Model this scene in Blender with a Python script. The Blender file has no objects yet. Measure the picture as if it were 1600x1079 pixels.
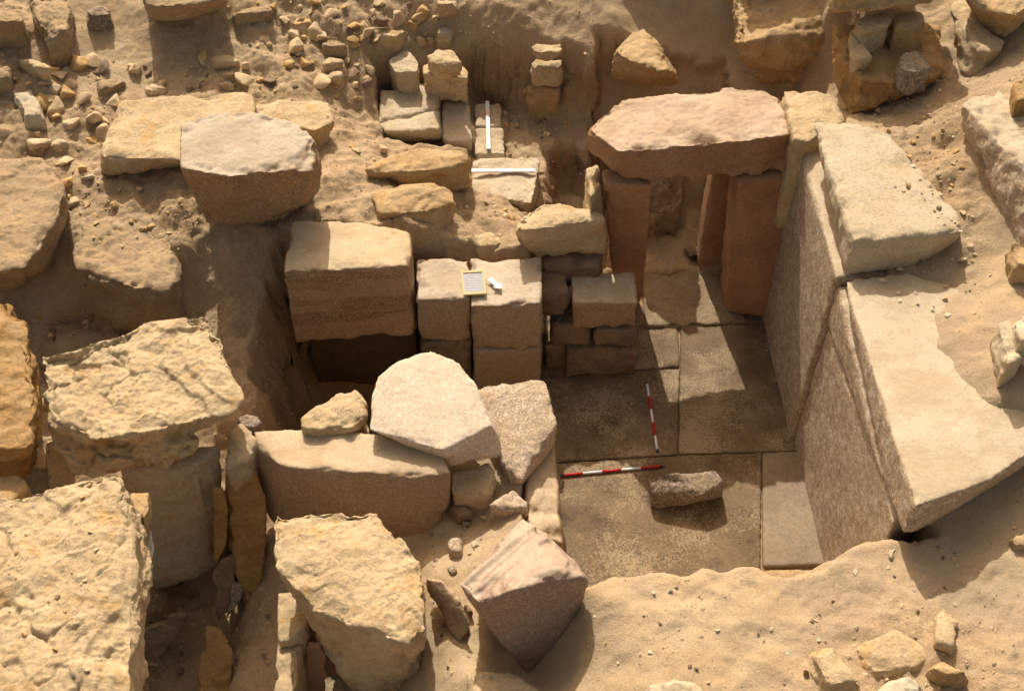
import bpy, bmesh, math, random
import numpy as np
from mathutils import Vector

scene = bpy.context.scene
col = scene.collection

# ---------------------------------------------------------------- camera
F_PX, W_PX, H_PX = 1850.0, 1600.0, 1079.0
PITCH = math.radians(48.0)
CAM_H = 10.03
cd = bpy.data.cameras.new('camera')
cd.sensor_fit = 'HORIZONTAL'
cd.sensor_width = 36.0
cd.lens = 36.0 * F_PX / W_PX
cd.clip_start = 0.1
cd.clip_end = 2000.0
cam = bpy.data.objects.new('camera', cd)
col.objects.link(cam)
cam.location = (0, 0, CAM_H)
cam.rotation_euler = (math.pi / 2 - PITCH, 0, 0)
scene.camera = cam

# ---------------------------------------------------------------- sky, sun, exposure
SUN_TRAVEL = Vector((0.17 * 0.707, -0.985 * 0.707, -0.707)).normalized()
SUN_EL = math.asin(-SUN_TRAVEL.z)
SUN_AZ = math.atan2(-SUN_TRAVEL.x, -SUN_TRAVEL.y)
world = bpy.data.worlds.new('World')
scene.world = world
world.use_nodes = True
wn = world.node_tree.nodes
sky = wn.new('ShaderNodeTexSky')
sky.sky_type = 'NISHITA'
sky.sun_disc = False
sky.sun_elevation = SUN_EL
sky.sun_rotation = SUN_AZ
sky.dust_density = 6.0
sky.ozone_density = 0.3
wn['Background'].inputs['Strength'].default_value = 0.14
tint = wn.new('ShaderNodeMix'); tint.data_type = 'RGBA'; tint.blend_type = 'MULTIPLY'      # dusty desert air
tint.inputs[0].default_value = 1.0
tint.inputs[7].default_value = (1.0, 0.84, 0.64, 1.0)
world.node_tree.links.new(sky.outputs['Color'], tint.inputs[6])
world.node_tree.links.new(tint.outputs[2], wn['Background'].inputs['Color'])
sd = bpy.data.lights.new('sun', 'SUN')
sd.energy = 3.8
sd.angle = math.radians(0.5)
sd.color = (1.0, 0.96, 0.875)
sun = bpy.data.objects.new('sun', sd)
col.objects.link(sun)
sun.location = (-3, 18, 20)
sun.rotation_euler = SUN_TRAVEL.to_track_quat('-Z', 'Y').to_euler()
scene.view_settings.view_transform = 'Standard'
scene.view_settings.look = 'None'
scene.view_settings.exposure = 0.33
scene.view_settings.gamma = 1.0

# ---------------------------------------------------------------- measuring: photo pixel + height -> metres
CS, SN = math.cos(PITCH), math.sin(PITCH)
def ray(u, v):
    a = (u - 800.0) / F_PX
    b = -(v - 539.5) / F_PX
    return np.array([a, CS + b * SN, -SN + b * CS])
def at(u, v, z):
    d = ray(u, v)
    t = (z - CAM_H) / d[2]
    return np.array([d[0] * t, d[1] * t, z])

# ---------------------------------------------------------------- noise (numpy)
_rng = np.random.RandomState(7)
_perm = _rng.permutation(256)
_perm = np.concatenate([_perm, _perm, _perm])
_g = _rng.normal(size=(256, 3))
_g /= np.linalg.norm(_g, axis=1)[:, None]
def pnoise(p):
    pi = np.floor(p).astype(np.int64)
    f = p - pi
    pi &= 255
    w = f * f * f * (f * (f * 6 - 15) + 10)
    out = np.zeros(len(p))
    for dx in (0, 1):
        wx = w[:, 0] if dx else 1 - w[:, 0]
        ax = _perm[pi[:, 0] + dx]
        for dy in (0, 1):
            wy = w[:, 1] if dy else 1 - w[:, 1]
            ay = _perm[ax + pi[:, 1] + dy]
            for dz in (0, 1):
                wz = w[:, 2] if dz else 1 - w[:, 2]
                g = _g[_perm[ay + pi[:, 2] + dz]]
                out += wx * wy * wz * (g[:, 0] * (f[:, 0] - dx) + g[:, 1] * (f[:, 1] - dy) + g[:, 2] * (f[:, 2] - dz))
    return out * 1.5
def fbm(p, octv=4, gain=0.5):
    s = np.zeros(len(p)); a = 1.0; q = p.copy()
    for i in range(octv):
        s += a * pnoise(q)
        q = q * 2.03 + 17.3
        a *= gain
    return s
def ridged(p, octv=3):
    s = np.zeros(len(p)); a = 1.0; q = p.copy()
    for i in range(octv):
        s += a * (1 - 2 * np.abs(pnoise(q)))
        q = q * 2.1 + 5.7
        a *= 0.5
    return s / 1.75
def sstep(a, b, x):
    t = np.clip((x - a) / (b - a), 0, 1)
    return t * t * (3 - 2 * t)

# ---------------------------------------------------------------- materials
def new_mat(name):
    m = bpy.data.materials.new(name)
    m.use_nodes = True
    nt = m.node_tree
    for n in list(nt.nodes): nt.nodes.remove(n)
    out = nt.nodes.new('ShaderNodeOutputMaterial')
    b = nt.nodes.new('ShaderNodeBsdfPrincipled')
    nt.links.new(b.outputs[0], out.inputs[0])
    b.inputs['Specular IOR Level'].default_value = 0.25
    return m, nt, b
def nd(nt, t, **kw):
    n = nt.nodes.new(t)
    for k, v in kw.items(): setattr(n, k, v)
    return n
def noise_n(nt, vec, scale, detail=4, rough=0.55):
    n = nd(nt, 'ShaderNodeTexNoise')
    n.inputs['Scale'].default_value = scale
    n.inputs['Detail'].default_value = detail
    n.inputs['Roughness'].default_value = rough
    nt.links.new(vec, n.inputs['Vector'])
    return n.outputs['Fac']
def mrange(nt, val, a, b, c=0.0, d=1.0, smooth=True):
    n = nd(nt, 'ShaderNodeMapRange')
    if smooth: n.interpolation_type = 'SMOOTHSTEP'
    nt.links.new(val, n.inputs[0])
    for i, x in zip((1, 2, 3, 4), (a, b, c, d)): n.inputs[i].default_value = x
    return n.outputs[0]
def mix(nt, fac, a, b, mode='MIX'):
    n = nd(nt, 'ShaderNodeMix', data_type='RGBA', blend_type=mode)
    if isinstance(fac, (int, float)): n.inputs[0].default_value = fac
    else: nt.links.new(fac, n.inputs[0])
    for idx, x in ((6, a), (7, b)):
        if isinstance(x, tuple): n.inputs[idx].default_value = (*x, 1.0)
        else: nt.links.new(x, n.inputs[idx])
    return n.outputs[2]
def mth(nt, op, a, b):
    n = nd(nt, 'ShaderNodeMath', operation=op)
    for i, x in enumerate((a, b)):
        if isinstance(x, (int, float)): n.inputs[i].default_value = x
        else: nt.links.new(x, n.inputs[i])
    return n.outputs[0]
def coords(nt):
    tc = nd(nt, 'ShaderNodeTexCoord')
    oi = nd(nt, 'ShaderNodeObjectInfo')
    s = nd(nt, 'ShaderNodeVectorMath', operation='SCALE')
    s.inputs[0].default_value = (31.0, 17.0, 23.0)
    nt.links.new(oi.outputs['Random'], s.inputs['Scale'])
    a = nd(nt, 'ShaderNodeVectorMath', operation='ADD')
    nt.links.new(tc.outputs['Object'], a.inputs[0])
    nt.links.new(s.outputs[0], a.inputs[1])
    return a.outputs[0]
def stretch(nt, vec, sc):
    m = nd(nt, 'ShaderNodeMapping')
    m.inputs['Scale'].default_value = sc
    nt.links.new(vec, m.inputs['Vector'])
    return m.outputs[0]
DUST = (0.52, 0.37, 0.20)
def stone_mat(name, c1, c2, stain, stain_amt=0.5, speck=None, speck_dark=None, speck_scale=90, dust=0.5, dust_col=DUST,
              bump=0.5, bands=None, bump_scale=1.0, rough=0.9, crust=None, crust_amt=0.0, streak=False, crust_fine=False, cover=(.35, .62), band_scale=(0.5, 0.5, 9.0)):
    m, nt, b = new_mat(name)
    v = coords(nt)
    big = noise_n(nt, v, 2.3, 5, 0.6)
    c = mix(nt, mrange(nt, big, 0.34, 0.66), c1, c2)
    st = noise_n(nt, v, 4.1, 6, 0.68)
    c = mix(nt, mth(nt, 'MULTIPLY', mrange(nt, st, 0.52, 0.68), stain_amt), c, stain)
    if bands:
        bv = noise_n(nt, stretch(nt, v, band_scale), 2.0, 4, 0.6)
        c = mix(nt, mth(nt, 'MULTIPLY', mrange(nt, bv, 0.45, 0.62), bands[1]), c, bands[0])
    fine = noise_n(nt, v, 34, 5, 0.7)
    c = mix(nt, mrange(nt, fine, 0.3, 0.7, 0.0, 1.0), mix(nt, 0.28, c, (0.0, 0.0, 0.0)), c)
    if crust:
        cv = stretch(nt, v, (1.0, .85, .9)) if streak else v
        cr = noise_n(nt, cv, 11 if streak else 6.5, 10, 0.78)
        if crust_fine:
            cr2 = noise_n(nt, v, 55, 5, .8)
            cr = mth(nt, 'ADD', mth(nt, 'MULTIPLY', noise_n(nt, v, 1.7, 6, .65), .45), mth(nt, 'MULTIPLY', cr2, .55))
        c = mix(nt, mth(nt, 'MULTIPLY', mrange(nt, cr, *((0.495, 0.575) if crust_fine else (0.49, 0.58))), crust_amt), c, crust)
    if speck:
        vo = nd(nt, 'ShaderNodeTexVoronoi')
        vo.inputs['Scale'].default_value = speck_scale
        nt.links.new(v, vo.inputs['Vector'])
        sp = nd(nt, 'ShaderNodeSeparateColor')
        nt.links.new(vo.outputs['Color'], sp.inputs[0])
        c = mix(nt, mrange(nt, sp.outputs[0], 0.62, 0.80, 0, 0.75), c, speck)
        c = mix(nt, mrange(nt, sp.outputs[1], 0.74, 0.84, 0, 0.8), c, speck_dark)
    if dust > 0:
        g = nd(nt, 'ShaderNodeNewGeometry')
        sx = nd(nt, 'ShaderNodeSeparateXYZ')
        nt.links.new(g.outputs['Normal'], sx.inputs[0])
        dn = noise_n(nt, v, 5.0, 6, 0.65)
        f = mth(nt, 'MULTIPLY', mrange(nt, sx.outputs[2], 0.72, 0.97), mrange(nt, dn, *cover))
        d1 = mix(nt, mrange(nt, noise_n(nt, v, 2.1, 9, .72), .40, .60), tuple(x * k_ for x, k_ in zip(dust_col, (.80, .74, .66))), tuple(x * 1.0 for x in dust_col))
        d1 = mix(nt, mrange(nt, noise_n(nt, v, 14, 8, .75), .54, .66, 0, .55), d1, tuple(x * k_ for x, k_ in zip(dust_col, (.72, .66, .58))))
        d1 = mix(nt, mrange(nt, noise_n(nt, v, 48, 5, .75), .30, .62), tuple(x * .74 for x in dust_col), d1)
        c = mix(nt, mth(nt, 'MULTIPLY', f, dust), c, d1)
    nt.links.new(c, b.inputs['Base Color'])
    b.inputs['Roughness'].default_value = rough
    h1 = noise_n(nt, v, 27 * bump_scale, 9, 0.72)
    h2 = noise_n(nt, stretch(nt, v, (1, 1, 2.5)), 9 * bump_scale, 10, 0.74)
    h3 = mrange(nt, noise_n(nt, v, 42 * bump_scale, 3, 0.6), .60, .70, 1.0, 0.0)
    h = mth(nt, 'ADD', mth(nt, 'ADD', mth(nt, 'MULTIPLY', h1, .7), mth(nt, 'MULTIPLY', h2, .8)), mth(nt, 'MULTIPLY', h3, 0.10))
    bp = nd(nt, 'ShaderNodeBump')
    bp.inputs['Strength'].default_value = bump
    bp.inputs['Distance'].default_value = 0.045
    nt.links.new(h, bp.inputs['Height'])
    nt.links.new(bp.outputs[0], b.inputs['Normal'])
    return m
M = {}
M['limestone'] = stone_mat('limestone', (0.68, 0.52, 0.31), (0.58, 0.435, 0.255), (0.56, 0.34, 0.12), 0.75, dust=0.25, bump=0.75)
M['brown'] = stone_mat('brown_stone', (0.47, 0.345, 0.205), (0.39, 0.28, 0.165), (0.30, 0.24, 0.18), 0.6, dust=0.7, bump=0.8)
M['ochre'] = stone_mat('ochre_limestone', (0.60, 0.43, 0.235), (0.53, 0.355, 0.17), (0.50, 0.29, 0.09), 0.6, dust=0.75, bump=0.7)
M['orange'] = stone_mat('orange_rock', (0.50, 0.30, 0.11), (0.42, 0.235, 0.085), (0.52, 0.35, 0.15), 0.6, dust=0.75, bump=0.9)
M['white'] = stone_mat('white_limestone', (0.62, 0.515, 0.365), (0.55, 0.44, 0.29), (0.50, 0.375, 0.22), 0.5, dust=0.2, bump=0.55)
M['granite'] = stone_mat('pink_granite', (0.55, 0.43, 0.31), (0.47, 0.35, 0.24), (0.34, 0.26, 0.19), 0.5, (0.64, 0.53, 0.41), (0.24, 0.18, 0.13), 85,
                         dust=0.35, bump=0.4)
M['pale'] = stone_mat('pale_granite', (0.60, 0.495, 0.375), (0.57, 0.465, 0.345), (0.58, 0.45, 0.33), 0.3, (0.74, 0.63, 0.50), (0.58, 0.455, 0.335), 85,
                      dust=0.2, bump=0.2)
M['brown_granite'] = stone_mat('brown_granite', (0.40, 0.275, 0.165), (0.35, 0.23, 0.135), (0.26, 0.17, 0.10), 0.5, (0.42, 0.30, 0.19), (0.30, 0.20, 0.125), 85,
                               dust=0.92, dust_col=(0.61, 0.475, 0.31), bump=0.35, cover=(.2, .5))
M['pier'] = stone_mat('grey_brown_granite', (0.40, 0.29, 0.185), (0.36, 0.255, 0.16), (0.30, 0.21, 0.13), 0.5, (0.44, 0.33, 0.22), (0.28, 0.20, 0.13), 85,
                               dust=0.95, dust_col=(0.58, 0.475, 0.355), bump=0.45, cover=(.15, .45))
M['rounded'] = stone_mat('weathered_granite', (0.42, 0.265, 0.14), (0.36, 0.225, 0.12), (0.28, 0.18, 0.11), 0.6, (0.46, 0.33, 0.21), (0.27, 0.18, 0.11), 85,
                               dust=0.97, dust_col=(0.52, 0.435, 0.33), bump=0.45, cover=(.12, .4))
M['banded'] = stone_mat('banded_brown_granite', (0.40, 0.25, 0.135), (0.45, 0.30, 0.17), (0.22, 0.135, 0.075), 0.4, (0.44, 0.30, 0.18), (0.27, 0.17, 0.10), 85,
                               dust=0.95, dust_col=(0.61, 0.48, 0.305), bump=0.35, bands=((0.19, 0.10, 0.045), 0.7), band_scale=(.35, .35, 3.2), cover=(.15, .45))
M['red_granite'] = stone_mat('red_granite', (0.36, 0.245, 0.175), (0.32, 0.21, 0.15), (0.42, 0.30, 0.22), 0.4, (0.42, 0.31, 0.23), (0.24, 0.165, 0.12), 90,
                             dust=0.95, dust_col=(0.53, 0.415, 0.305), bump=0.3, cover=(.15, .5))
M['quartzite'] = stone_mat('red_quartzite', (0.46, 0.285, 0.165), (0.40, 0.225, 0.12), (0.25, 0.145, 0.09), 0.6, dust=0.97, dust_col=(0.54, 0.41, 0.285), bump=0.4, cover=(.1, .45))
M['jamb'] = stone_mat('jamb_quartzite', (0.46, 0.26, 0.14), (0.39, 0.215, 0.115), (0.26, 0.145, 0.085), 0.5, dust=0.4, bump=0.35)
M['crusted'] = stone_mat('crusted_granite', (0.46, 0.345, 0.22), (0.40, 0.29, 0.18), (0.27, 0.205, 0.15), 0.5, (0.54, 0.43, 0.30), (0.31, 0.225, 0.145), 60,
                         dust=0.95, dust_col=(0.58, 0.475, 0.33), bump=0.4, crust=(0.64, 0.565, 0.46), crust_amt=0.6, streak=True, cover=(.12, .42))
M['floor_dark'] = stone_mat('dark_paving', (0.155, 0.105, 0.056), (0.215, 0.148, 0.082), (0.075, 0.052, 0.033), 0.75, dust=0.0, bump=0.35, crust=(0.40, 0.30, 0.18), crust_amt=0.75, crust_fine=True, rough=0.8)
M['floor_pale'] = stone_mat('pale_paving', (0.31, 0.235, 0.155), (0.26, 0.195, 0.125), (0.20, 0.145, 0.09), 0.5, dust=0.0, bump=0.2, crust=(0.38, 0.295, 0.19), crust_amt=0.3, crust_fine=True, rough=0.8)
M['threshold'] = stone_mat('threshold_stone', (0.36, 0.27, 0.165), (0.30, 0.215, 0.125), (0.22, 0.155, 0.09), 0.5, dust=0.0, bump=0.6)
M['shaft_shade'] = stone_mat('shaft_shade_stone', (0.085, 0.058, 0.036), (0.11, 0.075, 0.046), (0.06, 0.042, 0.028), 0.5, dust=0.2, bump=0.5)  # stained stone, darkened further to put the shaft's deep shade into its colour
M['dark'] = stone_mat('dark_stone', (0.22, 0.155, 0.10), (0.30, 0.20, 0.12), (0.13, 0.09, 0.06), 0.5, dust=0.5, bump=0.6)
M['dark_face'] = stone_mat('grey_brown_limestone', (0.42, 0.325, 0.215), (0.48, 0.37, 0.24), (0.46, 0.28, 0.11), 0.7, dust=0.5, bump=0.4)
M['grey'] = stone_mat('grey_boulder', (0.36, 0.29, 0.21), (0.30, 0.24, 0.18), (0.22, 0.18, 0.15), 0.4, (0.46, 0.38, 0.29), (0.13, 0.11, 0.09), 60, dust=0.5, bump=0.8)
for k_, a_, b_ in (('limestone', (0.60, 0.45, 0.27), (0.48, 0.34, 0.19)), ('white', (0.68, 0.56, 0.40), (0.58, 0.45, 0.29)), ('ochre', (0.54, 0.36, 0.17), (0.44, 0.27, 0.10)),
                   ('grey', (0.36, 0.29, 0.22), (0.28, 0.22, 0.17)), ('dark', (0.24, 0.17, 0.11), (0.18, 0.12, 0.08))):
    m_, nt_, bs_ = new_mat('chip_' + k_)
    v_ = coords(nt_)
    nt_.links.new(mix(nt_, mrange(nt_, noise_n(nt_, v_, 1.4, 5, .65), .35, .65), a_, b_), bs_.inputs['Base Color'])
    bs_.inputs['Roughness'].default_value = .9
    M['chip_' + k_] = m_
def flat_mat(name, c, rough=0.5):
    m, nt, b = new_mat(name)
    v = coords(nt)
    n = noise_n(nt, v, 40, 4, 0.6)
    cc = mix(nt, mrange(nt, n, 0.3, 0.75), tuple(0.86 * x for x in c), c)
    nt.links.new(cc, b.inputs['Base Color'])
    b.inputs['Roughness'].default_value = rough
    return m
M['paint_white'] = flat_mat('white_paint', (0.80, 0.80, 0.80))
M['paint_red'] = flat_mat('red_paint', (0.50, 0.025, 0.02))
M['paint_red_glare'] = flat_mat('glare_red_paint', (0.82, 0.60, 0.54))  # red paint lightened, the sun's glare put into its colour
M['steel'] = flat_mat('dark_steel', (0.05, 0.05, 0.06), 0.35)
M['wood'] = flat_mat('pale_wood', (0.70, 0.50, 0.25), 0.6)
M['slate'] = flat_mat('grey_slate', (0.36, 0.36, 0.36), 0.45)
M['chalk'] = flat_mat('chalk', (0.80, 0.80, 0.78), 0.9)
M['plastic'] = flat_mat('clear_plastic', (0.75, 0.73, 0.70), 0.25)
M['turquoise'] = flat_mat('glazed_sherd', (0.40, 0.52, 0.46), 0.4)

# ---------------------------------------------------------------- ground: one sheet, with the excavated pits
# (u, v, z[, kind]) measured levels; kind: 0 trodden soil, 1 clean blown sand
LEVELS = [
 (0,0,2.45,0),(60,40,2.35,0),(130,20,2.25,1),(140,90,2.03,1),(200,60,2.1,.6),(270,110,1.98,.5),(300,0,2.35,.3),(350,60,2.05,.3),(450,60,2.05,0),(450,0,2.25,0),
 (350,120,1.95,0),(470,130,1.9,0),(550,110,1.75,0),(560,170,1.5,0),(570,210,1.5,0),(540,30,2.1,0),(640,20,2.0,0),(600,60,1.9,0),(690,10,2.05,0),(640,100,1.55,0),(700,110,1.45,0),
 (90,150,2.0,.2),(110,200,1.85,.2),(60,225,1.85,.2),(130,270,1.72,.2),(230,290,1.65,.2),(250,350,1.6,.1),(150,330,1.6,.2),(130,380,1.55,.1),(270,390,1.5,0),
 (540,200,1.65,.2),(560,260,1.75,.3),(530,300,1.78,.3),(560,330,1.75,.3),(620,345,1.72,.2),(500,330,1.78,.2),
 (380,330,1.7,.2),(400,370,1.55,.1),(330,400,1.35,.1),(420,440,1.2,0),(320,470,1.0,.2),(370,500,1.0,.1),(385,560,.95,.1),(392,620,.95,.2),
 (60,500,.85,.5),(130,500,.85,.5),(200,500,.85,.5),(60,650,.8,.2),(30,720,.9,.3),(70,740,.9,.3),
 (250,800,.3,.2),(380,900,.1,.3),(300,1000,-.2,.3),(400,1040,.2,.4),(420,850,.5,.4),(420,950,.25,.4),
 (680,900,1.05,.9),(720,860,1.05,1),(700,1000,1.15,1),(740,1050,1.3,1),(675,1079,1.0,1),(760,820,1.0,.8),(600,1110,.15,.8),(560,1060,.2,.5),(640,1060,.75,.9),
 (870,1079,1.3,.9),(905,1079,1.6,.9),(825,1060,.95,1),(790,1015,1.0,1),(900,1010,1.5,.9),(930,1000,1.72,.9),(920,920,1.75,.8),
 (800,340,1.35,.3),(760,370,1.35,.3),(740,330,1.4,.3),(790,260,1.1,.3),
 (1000,0,2.12,1),(1060,60,1.80,1),(1120,115,1.5,1),(1000,90,1.8,.6),(960,20,2.15,.9),(900,10,2.18,.6),(800,10,2.2,.4),(760,0,2.2,.3),(1090,0,2.1,1),(1140,40,1.9,1),(1050,-60,2.5,1),(800,-60,2.4,1),
 (1200,60,1.85,.8),(1240,140,1.6,.5),(1280,150,1.8,.5),(1320,185,2.58,.5),(1400,170,2.62,.3),(1450,150,2.66,.3),(1420,60,2.75,.5),(1300,0,2.75,.5),(1500,60,2.85,.5),
 (1480,220,2.78,.2),(1530,300,2.75,.3),(1500,330,2.7,.3),(1450,420,2.45,.5),(1400,450,2.43,.5),(1520,460,2.5,.8),(1560,400,2.6,1),(1560,480,2.6,1),(1590,560,2.62,1),
 (1500,560,2.49,1),(1560,620,2.53,1),(1640,620,2.6,1),(1480,520,2.50,.9),(1500,130,2.8,.4),(1540,165,3.05,.5),(1590,200,3.22,.7),(1590,120,3.12,.6),(1600,40,3.05,.6),
 (1590,730,2.1,1),(1500,830,1.98,1),(1590,800,2.05,1),(1500,900,1.93,1),(1450,900,1.93,1),(1590,900,1.98,1),(1590,1000,2.0,.6),(1590,1079,2.05,.4),
 (950,940,1.86,.8),(1050,940,1.90,.8),(1150,940,1.90,.8),(1250,940,1.90,.8),(1350,920,1.92,.7),(1400,960,1.92,.5),(1000,1020,1.86,.9),(1100,1010,1.88,.9),(1200,1020,1.9,.9),
 (1300,1060,1.9,.5),(1450,1060,1.95,.4),(1000,1079,1.85,.9),(1200,1079,1.85,.8),(1000,1140,1.8,.8),(1400,1140,1.95,.5),(1620,1140,2.05,.5),
]
FAR = [(-9,3,1.5),(-9,8,2.4),(-9,14,3.4),(-5,1,.6),(0,1,1.6),(5,1,2),(9,3,2.3),(9,8,2.9),(9,14,3.8),(0,16,4.2),(-4,16,3.6),(5,16,4.4),(-2,14,3.0),(2,14,4.0)]
_pts = np.array([[*at(u, v, z), k] for u, v, z, k in LEVELS] + [[x, y, z, .6] for x, y, z in FAR])
def _rbf_fit(xy, val, lam=2e-3):
    n = len(xy)
    d = np.linalg.norm(xy[:, None] - xy[None], axis=2)
    A = np.zeros((n + 3, n + 3))
    A[:n, :n] = d + lam * np.eye(n)
    A[:n, n] = 1; A[:n, n+1:] = xy
    A[n, :n] = 1; A[n+1:, :n] = xy.T
    return np.linalg.solve(A, np.concatenate([val, np.zeros(3)]))
def _rbf(w, xy, q):
    out = np.zeros(len(q))
    for s in range(0, len(q), 20000):
        c = q[s:s+20000]
        d = np.linalg.norm(c[:, None] - xy[None], axis=2)
        out[s:s+20000] = d @ w[:len(xy)] + w[len(xy)] + c @ w[len(xy)+1:]
    return out
_wz = _rbf_fit(_pts[:, :2], _pts[:, 2])
_wk = _rbf_fit(_pts[:, :2], _pts[:, 3])
def poly_sd(poly, q):            # signed distance to a polygon, negative inside
    poly = np.array([(p[0], p[1]) for p in poly], float)
    n = len(poly); best = np.full(len(q), 1e9); ins = np.zeros(len(q), bool)
    for i in range(n):
        a, b = poly[i], poly[(i + 1) % n]
        ab = b - a; ap = q - a
        t = np.clip((ap @ ab) / (ab @ ab), 0, 1)
        best = np.minimum(best, np.linalg.norm(ap - t[:, None] * ab, axis=1))
        cond = ((a[1] > q[:, 1]) != (b[1] > q[:, 1]))
        with np.errstate(divide='ignore', invalid='ignore'):
            xi = a[0] + (q[:, 1] - a[1]) / (b[1] - a[1]) * (b[0] - a[0])
        ins ^= cond & (q[:, 0] < xi)
    return np.where(ins, -best, best)
def lip(pts, z): return [at(u, v, z) for u, v in pts]
# (polygon of the lip, floor level, width of the falling side, raggedness)
PITS = [
 # left shaft behind the long beam
 ([(-2.42,7.0),(-2.66,7.8),(-2.70,8.45),(-2.45,9.2),(.42,9.2),(.5,7.3),(-.1,7.15),(-1.0,6.9),(-2.2,6.85)], -1.1, .42, .07),
 # trench at the top middle
 ([at(732,26,2.15),at(800,30,2.15),at(860,38,2.15),at(930,48,2.15),at(965,60,2.15),(1.28,11.4),(1.2,10.2),(.9,9.3),(.2,9.6),(-.42,10.6),(-.42,11.4)], 1.0, .30, .08),
 ([at(583,126,1.42),at(690,116,1.35),at(735,128,1.2),at(795,150,1.1),at(800,250,1.1),at(850,262,1.1),at(838,335,1.1),at(736,322,1.1),at(730,246,1.1),at(600,222,1.35)], 1.0, .10, .03),
 ([at(850,222,1.1),at(900,205,1.1),(1.25,10.9),(1.35,9.4),(.5,9.0),(.35,9.5)], .45, .25, .06),
 # passage behind the doorway
 ([(.98,9.3),(.9,11.0),(1.0,12.3),(2.6,12.3),(2.95,11.2),(2.95,9.4)], 'passage', .14, .05),
 # recess below the left ledge
 ([at(35,470,1.3),at(60,420,1.5),at(110,412,1.5),at(180,440,1.45),at(272,448,1.45),at(300,500,.9),at(250,560,.9),at(40,600,.9)], .78, .3, .05),
 # deep gap between the big left blocks
 ([(-3.7,5.2),(-3.5,6.4),(-2.6,6.5),(-2.45,5.9),(-2.45,4.4),(-2.5,3.4),(-3.7,3.2)], -.35, .5, .06),
]
CHAMBER = [(.28,10.0),(.1,8.0),(.08,4.0),(3.42,4.0),(3.42,10.2),(.6,10.2)]
BANK = [(-.6,12)] + [(-.6,4.95)] + [tuple(p[:2]) for p in lip([(880,893),(930,897),(1000,898),(1100,893),(1190,890),(1230,906),(1290,893),(1335,866),(1390,846)], 1.9)] + [(3.3,5.15),(3.9,5.3),(3.9,12)]
def ground_at(q, detail=True):
    q = np.asarray(q, float)
    z = _rbf(_wz, _pts[:, :2], q)
    k = np.clip(_rbf(_wk, _pts[:, :2], q), 0, 1)
    q3 = np.column_stack([q, np.zeros(len(q))])
    wall = np.zeros(len(q))
    for poly, zp, w, rg in PITS + [(CHAMBER, -.075, .14, .02)]:
        s = poly_sd(poly, q)
        s = s + rg * fbm(q3 * 4.0 + 3.1, 4)
        t = sstep(0.02, -w, s)
        if zp == 'passage': zp = .06 + np.clip(q[:, 1] - 11.25, 0, 2) * 1.45 + .05 * fbm(q3 * 3, 3)
        if poly is CHAMBER:
            t = np.minimum(t, sstep(.02, -.62, poly_sd(BANK, q) + .05 * fbm(q3 * 4.0 + 3.1, 4)))
        z = np.where(z > zp, z + (zp - z) * t, z)
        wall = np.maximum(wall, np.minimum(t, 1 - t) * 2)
    if detail:
        rgh = 1 - k * .75
        z = z + (.075 * fbm(q3 * 1.5 + 9.0, 3) + .03 * fbm(q3 * 5.0 + 2.0, 5, .62) + .011 * fbm(q3 * 17.0, 3, .7)) * rgh
        z = z + (.018 * fbm(q3 * 1.1 + 40, 2) + .006 * fbm(q3 * 7 + 4, 3) * sstep(1.0, .7, k)) * k
        # lumps of rubble in trodden soil
        lump = np.clip(ridged(q3 * 7.5 + 1.3, 3) - .15, 0, 1)
        z = z + .012 * lump * np.clip(1 - k * 1.6, 0, 1) * sstep(-.1, .25, fbm(q3 * 1.3 + 70, 2) + .1)
        tz = fbm(q3 * 3.1 + 21, 5) * 7
        z = z + .010 * (np.floor(tz) + sstep(.55, 1.0, tz - np.floor(tz))) * np.clip(1.1 - k * 1.1, .22, 1)
        z = z + .03 * wall * fbm(np.column_stack([q * 9, z * 6]), 3)
        if True:
            sc_ = poly_sd([(c_[0], c_[1]) for c_ in CHAMBER], q)
            sb_ = poly_sd(BANK, q)
            inn = sstep(-.10, -.2, sc_) * sstep(-.75, -.9, sb_)
            z = z * (1 - inn) + (-.04 + .004 * fbm(q3 * 6, 2)) * inn
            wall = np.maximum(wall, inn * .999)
        # prints of feet in the soft sand
        for fx, fy, a in FEET:
            dx = (q[:, 0] - fx) * math.cos(a) + (q[:, 1] - fy) * math.sin(a)
            dy = -(q[:, 0] - fx) * math.sin(a) + (q[:, 1] - fy) * math.cos(a)
            r = np.sqrt((dx / .15) ** 2 + (dy / .11) ** 2)
            r = r + .22 * pnoise(q3 * 9 + a)
            z = z - .011 * sstep(1.08, .86, r) * np.clip(.35 + .65 * dx / .15, 0, 1) + .004 * np.exp(-((r - 1.3) / .22) ** 2)
    return z, k, wall
random.seed(5)
FEET = []
for u, v in [(1100,940),(1180,1000),(1190,1005),(1060,1000),(1290,960),(1340,940),(1350,960),(1020,960),(1250,1040),(1420,960),(980,1040),(1130,1050),(1240,950),(1510,880),(1560,930),
             (1400,995),(1530,960),(1580,980),(720,970),(700,1040),(1330,1000),(1160,930),(960,980),(1500,610),(1560,560),(1050,930),(1300,1000)]:
    p = at(u, v, 1.9)
    FEET.append((p[0], p[1], random.uniform(0, 3.1)))
def axis(lo, hi, fine, outer_lo, outer_hi):
    a = list(np.arange(lo, hi, fine))
    s = fine; x = lo; pre = []
    while x > outer_lo:
        s *= 1.22; x -= s; pre.append(x)
    s = fine; x = a[-1]; post = []
    while x < outer_hi:
        s *= 1.22; x += s; post.append(x)
    return np.array(pre[::-1] + a + post)
GX = axis(-6.2, 6.4, .023, -60, 60)
GY = axis(3.0, 13.4, .023, -30, 80)
_X, _Y = np.meshgrid(GX, GY)
_q = np.column_stack([_X.ravel(), _Y.ravel()])
_qc = np.column_stack([np.clip(_q[:, 0], -9, 9), np.clip(_q[:, 1], 1, 16)])
GZ, GK, GW = ground_at(_qc)
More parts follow.
